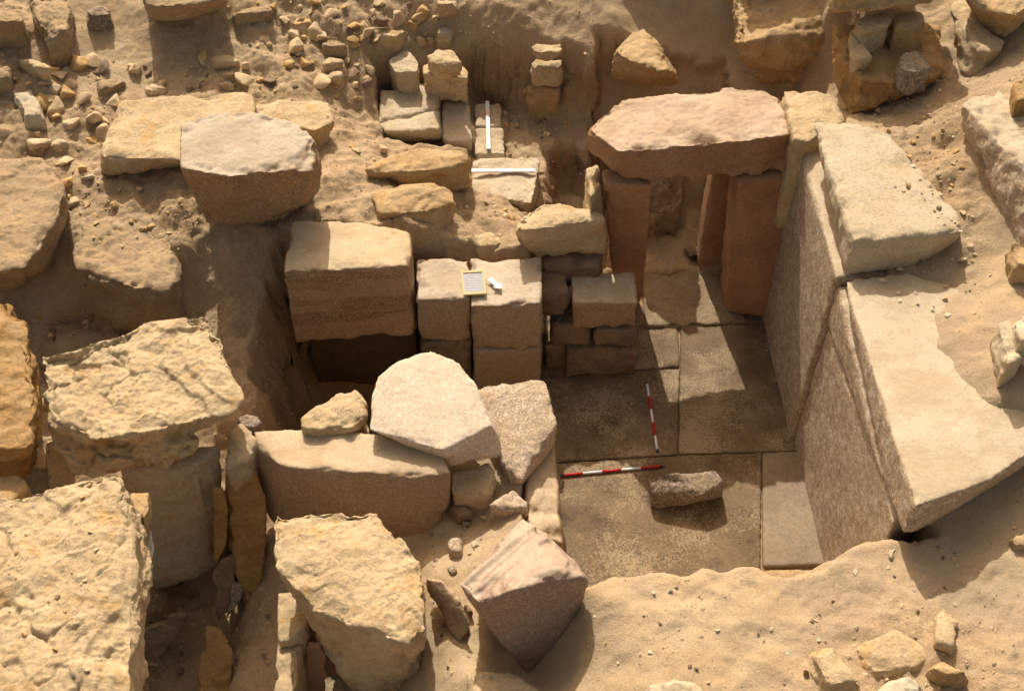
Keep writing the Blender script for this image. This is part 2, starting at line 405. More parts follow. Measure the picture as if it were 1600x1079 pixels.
# sideways raggedness of pit walls
off = .10 * fbm(np.column_stack([_q * 5, GZ * 5]), 4, .6) * GW * (GZ > .02)
GZ = GZ + .06 * fbm(np.column_stack([_q * 4 + 30, GZ * 7]), 4, .6) * GW * (GZ > .02)
verts = np.column_stack([_q[:, 0] + off, _q[:, 1] + off * .7, GZ])
nx, ny = len(GX), len(GY)
i = np.arange(nx - 1)[None] + nx * np.arange(ny - 1)[:, None]
i = i.ravel()
faces = np.column_stack([i, i + 1, i + nx + 1, i + nx])
def mesh_np(name, v, f):
    me = bpy.data.meshes.new(name)
    me.vertices.add(len(v)); me.vertices.foreach_set('co', np.asarray(v, np.float32).ravel())
    n = f.shape[1]
    me.loops.add(f.size); me.loops.foreach_set('vertex_index', f.ravel().astype(np.int32))
    me.polygons.add(len(f)); me.polygons.foreach_set('loop_start', np.arange(0, f.size, n, dtype=np.int32))
    me.polygons.foreach_set('loop_total', np.full(len(f), n, np.int32))
    me.polygons.foreach_set('use_smooth', np.ones(len(f), bool))
    me.update(calc_edges=True)
    return me
gme = mesh_np('ground', verts, faces)
att = gme.attributes.new('sandiness', 'FLOAT', 'POINT')
att.data.foreach_set('value', np.clip(GK + .25 * fbm(np.column_stack([_q * 2.2, 0 * GK]), 4), 0, 1).astype(np.float32))
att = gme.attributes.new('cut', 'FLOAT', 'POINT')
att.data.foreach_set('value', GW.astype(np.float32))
ground = bpy.data.objects.new('ground', gme)
col.objects.link(ground)
ground['kind'] = 'structure'
GZ2 = GZ.reshape(ny, nx)
def gz(x, y):
    ix = int(np.clip(np.searchsorted(GX, x) - 1, 0, nx - 2)); iy = int(np.clip(np.searchsorted(GY, y) - 1, 0, ny - 2))
    tx = (x - GX[ix]) / (GX[ix+1] - GX[ix]); ty = (y - GY[iy]) / (GY[iy+1] - GY[iy])
    a = GZ2[iy, ix] * (1-tx) + GZ2[iy, ix+1] * tx
    b = GZ2[iy+1, ix] * (1-tx) + GZ2[iy+1, ix+1] * tx
    return a * (1-ty) + b * ty
def on_ground(u, v):
    d = ray(u, v)
    t = (4.6 - CAM_H) / d[2]
    while t < 40:
        p = np.array([0, 0, CAM_H]) + d * t
        if p[2] <= gz(p[0], p[1]): return p
        t += .02
    return p
def ground_mat():
    m, nt, b = new_mat('sandy_soil')
    tc = nd(nt, 'ShaderNodeTexCoord'); v = tc.outputs['Object']
    a = nd(nt, 'ShaderNodeAttribute', attribute_name='sandiness')
    ct = nd(nt, 'ShaderNodeAttribute', attribute_name='cut')
    n1 = noise_n(nt, v, 1.7, 6, 0.62)
    soil = mix(nt, mrange(nt, n1, .35, .65), (0.42, 0.295, 0.17), (0.50, 0.365, 0.22))
    n3 = noise_n(nt, v, 9, 6, .7)
    soil = mix(nt, mrange(nt, n3, .52, .72, 0, .55), soil, (0.58, 0.45, 0.28))
    soil = mix(nt, mrange(nt, noise_n(nt, v, 5.5, 6, .7), .56, .7, 0, .45), soil, (0.31, 0.20, 0.11))
    sand = mix(nt, mrange(nt, noise_n(nt, v, 2.1, 4, .55), .35, .68), (0.475, 0.345, 0.20), (0.51, 0.385, 0.24))
    sand = mix(nt, mrange(nt, noise_n(nt, v, 1.35, 8, .68), .45, .60, 0, .8), sand, (0.40, 0.30, 0.195))
    sand = mix(nt, mrange(nt, noise_n(nt, v, 3.6, 7, .7), .56, .68, 0, .5), sand, (0.54, 0.425, 0.285))
    c = mix(nt, mrange(nt, a.outputs['Fac'], .25, .85), soil, sand)
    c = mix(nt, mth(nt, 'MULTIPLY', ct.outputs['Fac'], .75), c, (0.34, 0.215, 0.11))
    fine = noise_n(nt, v, 60, 5, .75)
    c = mix(nt, mrange(nt, fine, .3, .62), mix(nt, .22, c, (0, 0, 0)), c)
    vo = nd(nt, 'ShaderNodeTexVoronoi'); vo.inputs['Scale'].default_value = 55
    nt.links.new(v, vo.inputs['Vector'])
    sp = nd(nt, 'ShaderNodeSeparateColor'); nt.links.new(vo.outputs['Color'], sp.inputs[0])
    pk = mth(nt, 'MULTIPLY', mrange(nt, sp.outputs[0], .93, .95), mrange(nt, a.outputs['Fac'], .9, .4, 0, .45))
    c = mix(nt, pk, c, (0.56, 0.44, 0.30))
    nt.links.new(c, b.inputs['Base Color'])
    b.inputs['Roughness'].default_value = .95
    b.inputs['Specular IOR Level'].default_value = .1
    h = mth(nt, 'ADD', mth(nt, 'MULTIPLY', noise_n(nt, v, 15, 10, .76), mrange(nt, a.outputs['Fac'], .3, .95, 1.6, .7)), mth(nt, 'MULTIPLY', noise_n(nt, v, 110, 4, .7), .22))
    bp = nd(nt, 'ShaderNodeBump'); bp.inputs['Strength'].default_value = .6; bp.inputs['Distance'].default_value = .05
    nt.links.new(h, bp.inputs['Height']); nt.links.new(bp.outputs[0], b.inputs['Normal'])
    return m
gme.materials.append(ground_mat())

# ---------------------------------------------------------------- stone builder: hulls -> fine skin -> wear
def hull_bm(pts):
    bm = bmesh.new()
    for p in pts: bm.verts.new(p)
    r = bmesh.ops.convex_hull(bm, input=bm.verts)
    junk = [g for g in r['geom_interior'] + r['geom_unused'] if isinstance(g, bmesh.types.BMVert)]
    if junk: bmesh.ops.delete(bm, geom=list(set(junk)), context='VERTS')
    bmesh.ops.recalc_face_normals(bm, faces=bm.faces)
    return bm
def cut_bm(bm, co, no):          # keep the side the normal points away from
    r = bmesh.ops.bisect_plane(bm, geom=bm.verts[:] + bm.edges[:] + bm.faces[:], plane_co=co, plane_no=no, clear_outer=True)
    e = [g for g in r['geom_cut'] if isinstance(g, bmesh.types.BMEdge)]
    if e: bmesh.ops.holes_fill(bm, edges=e)
    bmesh.ops.recalc_face_normals(bm, faces=bm.faces)
SEED = [0]
def rock(name, hulls, mat, label=None, cat=None, group=None, parent=None, vox=.024, amp=.018, freq=2.5, chip=.05, chipr=.09, strata=0.0, pit=0.0, cuts=(), flake=0.0, crack=0.0, ledge=0.0, rim=4, grooves=()):
    SEED[0] += 1
    sd_ = SEED[0] * 13.7
    planes = []
    tmp = bpy.data.meshes.new('tmp')
    big = bmesh.new()
    for h in hulls:
        bm = hull_bm(h)
        for co, no in cuts: cut_bm(bm, Vector(co), Vector(no))
        bm.normal_update()
        pl = [(np.array(f.normal), np.array(f.calc_center_median())) for f in bm.faces if f.calc_area() > 1e-5]
        planes.append(pl)
        m2 = bpy.data.meshes.new('t'); bm.to_mesh(m2); bm.free()
        big.from_mesh(m2); bpy.data.meshes.remove(m2)
    big.to_mesh(tmp); big.free()
    o = bpy.data.objects.new('tmp', tmp)
    col.objects.link(o)
    md = o.modifiers.new('r', 'REMESH'); md.mode = 'VOXEL'; md.voxel_size = vox
    dg = bpy.context.evaluated_depsgraph_get()
    me = bpy.data.meshes.new_from_object(o.evaluated_get(dg))
    bpy.data.objects.remove(o); bpy.data.meshes.remove(tmp)
    n = len(me.vertices)
    v = np.zeros(n * 3, np.float32); me.vertices.foreach_get('co', v); v = v.reshape(-1, 3).astype(float)
    nr = np.zeros(n * 3, np.float32); me.vertices.foreach_get('normal', nr); nr = nr.reshape(-1, 3).astype(float)
    # nearness to an edge
    bestm = np.full(n, 1e9); prox = np.zeros(n)
    for pl in planes:
        N = np.array([p[0] for p in pl]); Cc = np.array([p[1] for p in pl])
        D = v @ N.T - (N * Cc).sum(1)
        m1i = D.argmax(1); m1 = D[np.arange(n), m1i]
        same = (N[m1i] @ N.T) > .93
        D2 = np.where(same, -1e9, D)
        m2v = D2.max(1)
        take = np.abs(m1) < bestm
        bestm = np.where(take, np.abs(m1), bestm)
        prox = np.where(take, np.maximum(m1 - m2v, 0) , prox)
    # round the rims a little, so that wear eats into the edge instead of leaving a fin
    ed = np.zeros(len(me.edges) * 2, np.int32); me.edges.foreach_get('vertices', ed); ed = ed.reshape(-1, 2)
    cntv = np.maximum(np.bincount(ed.ravel(), minlength=n), 1)[:, None]
    def blur(a):
        o_ = np.empty_like(a)
        for c_ in range(3):
            o_[:, c_] = np.bincount(ed[:, 0], a[ed[:, 1], c_], n) + np.bincount(ed[:, 1], a[ed[:, 0], c_], n)
        return o_ / cntv
    wt = (np.exp(-(prox / (2.6 * vox)) ** 2) * .75)[:, None]
    if vox < .0135: rim = 10
    elif mat not in ('limestone', 'ochre', 'orange', 'brown', 'white', 'dark', 'dark_face'): rim = 1
    for _ in range(rim): v = v * (1 - wt) + blur(v) * wt
    wn_ = np.exp(-(prox / (5 * vox)) ** 2)[:, None]
    for _ in range(rim + 4):
        nr = nr * (1 - wn_ * .8) + blur(nr) * wn_ * .8
    nr /= np.maximum(np.linalg.norm(nr, axis=1), 1e-6)[:, None]
    s = v + sd_
    if not flake and mat in ('limestone', 'ochre', 'orange', 'white', 'dark') and vox > .013: flake = .005
    disp = amp * (.62 * fbm(s * freq, 3, .42) + .30 * fbm(s * freq * 7.5 + 11, 3, .6))
    if strata:
        w = s.copy(); w[:, 2] *= 5.5
        l = fbm(w * 1.6 + .6 * fbm(s * 1.5, 2)[:, None], 4)
        disp += strata * np.clip(l, -.8, .6)
    if pit:
        disp -= pit * np.clip(ridged(s * 5.5, 3) - .25, 0, 1)
    if flake:
        w = s.copy(); w[:, 2] *= 2.2
        tz = fbm(w * 3.2 + 33, 5, .55) * 4.5
        st_ = np.floor(tz) + sstep(.75, 1.0, tz - np.floor(tz))
        disp += flake * (st_ - st_.mean() - .3)
    if ledge:
        w = s.copy(); w[:, 2] *= 1.8
        tz = fbm(w * 1.05 + 61, 4, .42) * 3.0
        st_ = np.floor(tz) + sstep(.82, 1.0, tz - np.floor(tz)) + .25 * (tz - np.floor(tz))
        disp += ledge * (st_ - st_.mean() + .1)
    if crack:
        for fq, o_ in ((.9, 3.0), (1.7, 71.0)):
            cv = fbm(s * fq + o_, 4)
            disp -= crack * np.exp(-(cv / (.022 * fq)) ** 2) * sstep(-.1, .3, fbm(s * .9 + o_ * 2, 2))
    for ga, gb, gw, gd in grooves:
        ga = np.array(ga); gb = np.array(gb); gd_ = (gb - ga) / np.linalg.norm(gb - ga)
        rel = v - ga
        dist = np.linalg.norm(rel - (rel @ gd_)[:, None] * gd_, axis=1)
        disp -= gd * sstep(gw, gw * .35, dist)
    e_ = np.exp(-(prox / .075) ** 2)
    disp = disp * (1 - e_) + np.minimum(disp, 0.004) * e_
    edge = np.exp(-(prox / chipr) ** 2)
    cn = np.clip(fbm(s * 4.2 + 50, 4) + .12, 0, 1.0)
    disp -= chip * cn * edge
    edge2 = np.exp(-(prox / (chipr * 3)) ** 2)
    disp -= chip * 1.1 * edge2 * np.clip(fbm(s * 1.5 + 90, 3) - .22, 0, 1)
    # soften normals near the edges so chips shrink towards the body
    v = v + nr * disp[:, None]
    base = np.array([(v[:, 0].min() + v[:, 0].max()) / 2, (v[:, 1].min() + v[:, 1].max()) / 2, v[:, 2].min()])
    if parent is not None: base = np.array(parent.location)
    me.vertices.foreach_set('co', (v - base).astype(np.float32).ravel())
    me.polygons.foreach_set('use_smooth', np.ones(len(me.polygons), bool))
    me.materials.clear(); me.materials.append(M[mat])
    me.update()
    me.name = name
    ob = bpy.data.objects.new(name, me)
    col.objects.link(ob)
    if parent is not None: ob.parent = parent
    else: ob.location = base
    if label: ob['label'] = label; ob['kind'] = 'thing'
    if cat: ob['category'] = cat
    if group: ob['group'] = group
    return ob
def prism(top, z, zb=None, bot=None, inset=0.0, shift=(0, 0)):
    """top: photo outline of the upper face [(u,v) or (u,v,z)]; bottom: straight down to zb (inset, shift) or its own outline bot [(u,v,z)]"""
    T = [at(p[0], p[1], p[2] if len(p) > 2 else z) for p in top]
    if bot is not None:
        return T + [at(*p) for p in bot]
    c = np.mean(T, axis=0)
    B = []
    for p in T:
        q = p + (c - p) * inset
        B.append(np.array([q[0] + shift[0], q[1] + shift[1], zb]))
    return T + B
def box(x0, x1, y0, y1, z0, z1, j=0.0, rnd=random.Random(3)):
    return [np.array([x + rnd.uniform(-j, j), y + rnd.uniform(-j, j), z + rnd.uniform(-j, j)]) for x in (x0, x1) for y in (y0, y1) for z in (z0, z1)]
# ================================================================ THE TOMB CHAMBER
# floor paving
def slab(outline, mat, label, ztop=0.0, group='paving slabs of the chamber floor', cat='paving slab', name='paving_slab', th=.12, vox=.018, amp=.006, chip=.012):
    T = [at(u, v, ztop) for u, v in outline]
    B = [p - np.array([0, 0, th]) for p in T]
    return rock(name, [T + B], mat, label, cat, group, vox=vox, amp=amp, chip=chip, chipr=.03, freq=3)
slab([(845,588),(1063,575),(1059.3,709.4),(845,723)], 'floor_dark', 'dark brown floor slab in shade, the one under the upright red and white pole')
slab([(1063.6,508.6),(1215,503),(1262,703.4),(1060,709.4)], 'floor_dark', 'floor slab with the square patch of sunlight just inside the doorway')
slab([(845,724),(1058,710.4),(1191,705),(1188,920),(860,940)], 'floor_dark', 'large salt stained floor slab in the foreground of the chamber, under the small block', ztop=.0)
slab([(1191.6,705),(1264,703.5),(1318,880),(1192,884)], 'floor_pale', 'smooth paler grey floor slab at the foot of the white crusted wall', ztop=.01)
slab([(1192,888),(1322,884),(1340,960),(1192,960)], 'ochre', 'narrow sandy floor strip at the near edge of the pale floor slab', ztop=-.02)
slab([(1004,402),(1108,398),(1120,450),(1170,503),(1064,508),(1008,508)], 'threshold', 'rough sunlit threshold stone in the doorway', ztop=.03, amp=.03, chip=.05)
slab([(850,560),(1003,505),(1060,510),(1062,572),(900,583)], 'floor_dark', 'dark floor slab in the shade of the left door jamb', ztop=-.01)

# right wall
def split_rock(hulls, co, no, gap=.008, **k):
    pass
NW = (0.0, 0.0, 0.0)
rock('wall_slab', [box(2.965,3.75,7.72,10.25,-.08,2.40,.004)+[np.array([2.92,9.4,-.08]),np.array([2.94,9.45,2.4])]], 'crusted', 'white crusted tall wall slab beside the right door jamb', 'wall slab', vox=.028, amp=.012, chip=.022, chipr=.04)
R1_wall = [np.array(p) for p in [(3.06,5.32,-.08),(2.99,7.70,-.08),(2.99,7.70,2.3),(3.05,5.30,2.0),(3.7,5.7,2.0),(3.7,7.7,2.3),(3.7,5.7,-.08),(3.7,7.7,-.08)]]
R1_top = prism([(1318,437),(1360,560),(1398,680),(1430,793),(1545,752),(1600,706),(1668,668),(1700,600),(1560,470),(1420,425)], 2.47,
               bot=[(1330,470,2.3),(1402,852,2.0),(1470,803,2.05),(1600,716,2.1),(1668,690,2.15),(1690,640,2.1),(1500,500,2.1)])
# the inner face is broken by a long crack into an upper and a lower piece
c0, c1 = np.array([3.04, 7.62, 1.75]), np.array([3.04, 5.25, 2.12])
nrm = np.cross(c1 - c0, np.array([1.0, 0, -.35])); nrm = nrm / np.linalg.norm(nrm)
if nrm[2] < 0: nrm = -nrm
rock('wall_slab', [R1_top, R1_wall], 'crusted', 'massive white topped wall slab at the near right corner, above the long crack', 'wall slab',
     vox=.026, amp=.012, chip=.022, chipr=.04, cuts=[(c0 + nrm * .006, -nrm)])
rock('wall_slab', [[p + np.array([.015, 0, 0]) for p in R1_wall]], 'crusted', 'lower piece of the near right wall, below the long crack', 'wall slab',
     vox=.026, amp=.012, chip=.022, chipr=.04, cuts=[(c0 - nrm * .006, nrm)])
rock('wall_slab', [prism([(1270,190),(1320,330),(1333,378),(1490,352),(1503,362),(1497,330),(1390,205),(1330,190)], 2.85,
     bot=[(1290,260,2.42),(1318,433,2.42),(1335,432,2.42),(1420,418,2.42),(1490,388,2.45),(1500,372,2.5),(1400,240,2.42),(1330,220,2.42)])], 'white',
     'smooth pale cap slab on the far right of the chamber wall, strewn with chips', 'wall slab', vox=.024, amp=.016, chip=.05, chipr=.10, flake=.0012)
rock('limestone_block', [prism([(1222,139),(1268,138),(1300,142),(1326,186),(1290,200),(1262,222),(1240,216)], 2.62, zb=1.4, inset=.03)], 'limestone',
     'sunlit cream block wedged between the lintel and the pale cap slab', 'stone block', amp=.02, chip=.05)

# doorway
rock('door_lintel', [prism([(915,199),(938,179),(972,156),(1070,148),(1130,136),(1190,140),(1217,152),(1240,211),(1150,221),(1070,219),(1030,225),(966,237)], 2.52,
     bot=[(917,232,2.2),(955,277,2.05),(1020,285,2.03),(1150,279,2.03),(1240,271,2.03),(1225,188,2.03),(1130,196,2.03),(965,208,2.05)])], 'quartzite',
     'massive reddish lintel lying across the doorway', 'lintel', vox=.02, amp=.028, chip=.08, chipr=.09, flake=.0015)
rock('door_jamb', [[at(943,286,2.03),at(1021,291,2.03),at(1004,262,2.03),at(940,262,2.03), at(960,470,0.0),at(1003,476,0.0),at(992,440,0.0),at(960,440,0.0)]], 'jamb',
     'left reddish door jamb under the lintel', 'door jamb', vox=.022, amp=.008, chip=.03, chipr=.04, flake=.0015, strata=.01)
rock('limestone_block', [[at(915,262,2.0),at(937,254,2.0),at(940,286,2.0),at(922,312,2.0)] + [np.array([at(915,262,2.0)[0]+dx,at(915,262,2.0)[1]+dy,1.0]) for dx,dy in ((0,.1),(.2,.15),(.25,-.1),(.1,-.35))]], 'limestone',
     'sunlit broken stone edge left of the left door jamb', 'stone block', vox=.02, amp=.02)
_fl = at(1152,283,2.03); _fr = at(1241,274,2.03); _bl = at(1133,491,0.0); _br = at(1202,500,0.0); _dy = np.array([0, .55, 0])
rock('door_jamb', [[_fl, _fr, _bl, _br, _fl + _dy, _fr + _dy, _bl + _dy, _br + _dy]], 'jamb',
     'right reddish door jamb, front pier against the wall', 'door jamb', vox=.02, amp=.008, chip=.03, chipr=.04, flake=.0015, strata=.008)
rock('door_jamb', [box(2.24,2.75,10.25,10.6,-.05,2.03,.0)], 'jamb', 'narrow dark rear pier set back behind the right door jamb', 'door jamb', vox=.024, amp=.008, chip=.03, chipr=.04)
# rubble seen through the doorway
rock('boulder', [[np.array(p) for p in [(1.2,10.75,0),(2.05,10.85,0),(1.7,10.7,0),(1.75,10.75,.4),(2.1,10.95,.45),(1.25,11.3,.95),(1.65,11.3,.85),(2.12,11.4,.62),(2.05,11.08,.5),(1.7,10.9,.5),(2.15,11.8,.3),(1.2,11.9,.2),(1.25,11.0,.75)]]], 'brown', 'dark rough boulder seen through the doorway', 'boulder', amp=.09, chip=.10, freq=4.5)
rock('limestone_block', [[np.array(p) for p in [(2.35,11.3,.3),(2.8,11.3,.3),(2.4,11.0,.3),(2.8,11.0,.3),(2.4,11.3,.62),(2.75,11.3,.7),(2.42,11.02,.55),(2.8,11.05,.6)]]], 'white', 'sunlit pale stone beyond the doorway, next to the right jambs', 'stone block', amp=.03)
rock('stone', [[at(u,v,z) for u,v,z in [(1062,388,.05),(1090,380,.05),(1104,400,.05),(1070,412,.05),(1066,385,.2),(1090,378,.22),(1100,398,.18),(1076,402,.2)]]], 'dark', 'dark stone on the threshold by the rear pier', 'stone', vox=.018, amp=.02)

# left side masonry, piers and blocks
rock('granite_pier', [prism([(735,403),(846,400),(847,474),(735,479)], 1.40, zb=.70)], 'pier', 'granite pier with the slate and the arrow on its sunlit top', 'pier', vox=.018, amp=.02, chip=.06, chipr=.055)
rock('granite_pier', [prism([(735,403),(847,400),(848,474),(736,479)], 1.40, zb=-.1)[:0] + [p + np.array([0.01, .006, 0]) for p in prism([(735,403),(846,400),(847,474),(735,479)], 1.40, zb=-.1)[4:]] + [np.array([*(p + np.array([.01,.006,0]))[:2], .69]) for p in prism([(735,403),(846,400),(847,474),(735,479)], 1.40, zb=-.1)[4:]]],
     'pier', 'lower course below the pier that carries the slate', 'pier', vox=.02, amp=.008, chip=.02, chipr=.03)
rock('granite_pier', [prism([(650,404),(734.6,402),(734.6,466),(650,468)], 1.40, zb=.75)], 'pier', 'granite pier half shaded by the brown banded block', 'pier', vox=.018, amp=.02, chip=.06, chipr=.055)
LP = prism([(650,404),(734.6,402),(734.6,466),(650,468)], 1.40, zb=-.1)[4:]
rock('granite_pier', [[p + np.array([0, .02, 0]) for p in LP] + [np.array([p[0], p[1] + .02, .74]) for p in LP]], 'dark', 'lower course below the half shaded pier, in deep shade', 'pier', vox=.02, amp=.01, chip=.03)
rock('granite_block', [prism([(455,344),(520,341),(600,350),(641,361),(644,400),(638,415),(540,419),(440,426)], 1.82, zb=.78, inset=.0)], 'banded',
     'brown banded granite block overhanging the dark shaft', 'granite block', vox=.022, amp=.012, chip=.04, chipr=.06)
rock('granite_block', [[p + np.array([0, .10, 0]) for p in box(at(450,426,1.8)[0], at(640,416,1.8)[0]-.02, 8.55, 9.1, -.25, .77, .01)]], 'shaft_shade', 'dark lower course at the back of the shaft', 'granite block', vox=.026, amp=.015, chip=.03)

rock('limestone_block', [prism([(804,357),(826,322),(850,314),(912,319),(943,335),(945,342),(842,343),(840,352),(806,362)], 1.80,
     bot=[(806,372,1.55),(842,403,1.25),(946,398,1.25),(946,370,1.3),(806,365,1.3),(830,360,1.3)])], 'limestone', 'cream block with a rounded back, perched on the wall end', 'stone block', vox=.02, ledge=0.012, amp=.015, chip=.05)
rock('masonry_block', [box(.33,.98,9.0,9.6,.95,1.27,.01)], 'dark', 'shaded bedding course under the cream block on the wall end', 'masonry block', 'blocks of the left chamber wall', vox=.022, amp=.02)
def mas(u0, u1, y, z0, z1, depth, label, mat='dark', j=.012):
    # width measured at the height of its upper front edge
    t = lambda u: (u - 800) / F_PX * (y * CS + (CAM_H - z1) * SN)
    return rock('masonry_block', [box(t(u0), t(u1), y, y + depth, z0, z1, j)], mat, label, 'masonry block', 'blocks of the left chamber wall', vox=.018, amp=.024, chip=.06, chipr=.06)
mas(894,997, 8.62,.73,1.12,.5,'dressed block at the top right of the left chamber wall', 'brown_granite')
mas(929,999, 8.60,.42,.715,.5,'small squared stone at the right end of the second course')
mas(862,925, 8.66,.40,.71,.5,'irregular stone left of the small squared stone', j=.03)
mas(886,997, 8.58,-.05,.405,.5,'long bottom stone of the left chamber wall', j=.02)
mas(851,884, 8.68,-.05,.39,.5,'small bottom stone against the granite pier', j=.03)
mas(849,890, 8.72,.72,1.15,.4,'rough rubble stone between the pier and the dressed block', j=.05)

rock('wall_block', [[at(824,700,1.15),at(867,690,1.15),at(871,740,1.15),at(872,800,1.1),at(838,770,1.15), np.array([.44,7.5,-.1]),np.array([.46,6.0,-.1]),np.array([.05,6.0,-.1]),np.array([-.1,7.4,-.1]),np.array([.46,5.75,1.0]),np.array([.1,5.8,1.1])]], 'brown_granite',
     'brown wall block at the near left edge of the chamber, partly buried', 'wall block', amp=.015, chip=.05)

# small block and poles on the floor
rock('granite_block', [[at(1012,748,.30),at(1040,738,.36),at(1118,735,.34),at(1129,748,.32),at(1130,764,.25),at(1100,772,.28),at(1020,772,.20),at(1015,790,.02),at(1024,798,.0),at(1060,794,.0),at(1128,776,.02),at(1128,757,.02),at(1030,757,.0),at(1020,760,.02)]], 'grey',
     'small broken grey block lying on the chamber floor', 'granite block', vox=.014, amp=.018, chip=.04, chipr=.05)

def rod(name, a, b, r, mat, parent, n=14, r2=None):
    a = Vector(a); b = Vector(b)
    bm = bmesh.new()
    L = (b - a).length
    bmesh.ops.create_cone(bm, cap_ends=True, segments=n, radius1=r, radius2=r if r2 is None else r2, depth=L)
    q = (b - a).to_track_quat('Z', 'Y')
    for v in bm.verts: v.co = q @ v.co + (a + b) / 2
    for f in bm.faces: f.smooth = len(f.verts) == 4
    base = Vector(parent.location)
    for v in bm.verts: v.co -= base
    me = bpy.data.meshes.new(name); bm.to_mesh(me); bm.free()
    me.materials.append(M[mat])
    o = bpy.data.objects.new(name, me); col.objects.link(o); o.parent = parent
    return o
def thing(name, label, cat, loc, group=None):
    o = bpy.data.objects.new(name, None); col.objects.link(o)
    o.empty_display_size = .1
    o.location = loc; o['label'] = label; o['category'] = cat
    if group: o['group'] = group
    return o
def ranging_pole(p0, p1, first, label, tip):
    p0 = Vector(p0); p1 = Vector(p1)
    t = thing('ranging_pole', label, 'ranging pole', (p0 + p1) / 2 - Vector((0, 0, .014)), 'red and white ranging poles on the chamber floor')
    d = (p1 - p0)
    for i in range(5):
        red = (i % 2 == 0) == (first == 'red')
        rod('red_band' if red else 'white_band', p0 + d * (i / 5), p0 + d * ((i + 1) / 5), .014, 'paint_red' if red else 'paint_white', t)
    e = p0 if tip == 0 else p1
    s = (p0 - p1).normalized() if tip == 0 else (p1 - p0).normalized()
    rod('steel_tip', e, e + s * .06, .0135, 'steel', t, r2=.003)
    e2 = p1 if tip == 0 else p0
    rod('end_cap', e2, e2 - s * .03, .0145, 'steel', t)
ranging_pole(at(1011,600,.018), at(1027,702,.018), 'white', 'red and white pole pointing from the pale seam towards the doorway', 0)
ranging_pole(at(880,742,.020), at(1031,728,.020), 'red', 'red and white pole lying crosswise near the small broken block', 1)

# ================================================================ LEFT AND MIDDLE: GRANITE
rock('granite_block', [prism([(280,190),(347,174),(388,174),(440,184),(472,197),(490,216),(497,236,2.5),(490,268,2.55),(430,264),(358,276),(337,269),(281,263)], 2.62,
     bot=[(308,322,1.85),(324,352,1.72),(390,353,1.72),(454,347,1.72),(480,322,1.85),(500,298,2.0),(505,262,2.2),(480,260,1.8),(330,280,1.8)])], 'rounded',
     'large rounded granite block with a grey top standing on the sand', 'granite block', vox=.022, amp=.022, chip=.09, chipr=.10)
rock('stone', [prism([(468,652),(500,624),(535,607),(556,603),(574,626),(572,650),(548,668),(520,662),(490,672),(470,668)], 1.66, zb=1.2, inset=.08)], 'limestone',
     'broken cream stone on the back edge of the beam, left of the pale slab', 'stone', vox=.016, amp=.03, chip=.06)
rock('granite_slab', [prism([(673,545,1.80),(722,564,1.78),(746,603,1.76),(768,664,1.70),(689,704,1.70),(619,682,1.72),(576,672,1.72),(579,620,1.76),(590,588,1.79),(618,562,1.80)], 0,
     bot=[(690,720,1.40),(705,728,1.36),(784,714,1.32),(786,690,1.45),(768,664,1.62),(640,640,1.2),(600,665,1.3),(680,590,1.4)])], 'pale',
     'pale rounded granite slab tilted up at the end of the long beam', 'granite slab', vox=.02, amp=.010, chip=.03, chipr=.04)
rock('granite_slab', [prism([(742,603,1.50),(844,592,1.50),(853,597,1.50),(871,660,1.45),(864,672,1.43),(815,752,1.30),(780,720,1.35),(770,660,1.42)], 0,
     bot=[(868,694,1.15),(818,762,1.02),(790,765,1.0),(770,700,.9),(848,640,.9),(760,650,.9)])], 'granite',
     'rough speckled granite slab propped right of the pale rounded slab', 'granite slab', vox=.02, amp=.018, chip=.05, chipr=.06)
rock('granite_beam', [prism([(396,672),(470,668),(640,680),(692,705),(706,738),(640,743),(452,730),(434,724),(398,692)], 1.55,
     bot=[(404,790,.75),(440,840,.55),(560,850,.6),(640,858,.66),(660,862,.66),(692,824,.85),(702,800,.95),(690,760,.9),(400,760,.8)])], 'brown_granite',
     'long brown granite beam with a polished side at the foot of the pale slab', 'granite beam', vox=.02, amp=.008, chip=.035, chipr=.035)
rock('granite_block', [prism([(712,911,1.95),(749,877,1.98),(817,808,2.0),(835,810,2.02),(894,867,2.12),(918,903,2.1),(884,886,2.2),(847,888,2.22),(807,920,2.2),(746,944,2.02)], 0,
     bot=[(749,962,1.72),(790,1006,1.45),(824,1056,.95),(854,1040,1.0),(908,957,1.55),(920,911,1.9),(780,960,1.0),(860,930,1.1),(740,930,1.2)])], 'red_granite',
     'pinkish moulded granite block tipped on the sand bank', 'granite block', vox=.016, amp=.007, chip=.04, chipr=.05, grooves=[(at(727,914,1.99), at(842,826,2.05), .065, .035), (at(738,928,2.03), at(862,842,2.1), .05, .03)])

# ================================================================ LEFT: LIMESTONE BLOCKS
rock('limestone_block', [
   prism([(62,552),(135,529),(236,499),(324,488),(341,512),(360,552),(384,626),(360,648),(225,668),(150,690),(66,640)], 2.0, bot=[(378,645,1.78),(330,668,1.7),(260,690,1.7),(120,700,1.65),(70,670,1.75),(115,645,1.5),(310,615,1.5)]),
   prism([(70,655,1.85),(110,640,1.85),(225,655,1.82),(262,680,1.78),(312,684,1.72),(302,706,1.62),(250,720,1.60),(125,732,1.58),(95,714,1.64)], 0, bot=[(100,742,1.42),(128,750,1.40),(238,742,1.40),(300,718,1.42),(310,690,1.45),(110,680,1.4),(280,660,1.4)])], 'limestone',
   'big weathered limestone block with a ledged front, above the dark upright slabs', 'limestone block', vox=.013, ledge=0.035, amp=.030, chip=.09, chipr=.12, strata=.035, flake=.005, crack=.03, pit=.012)
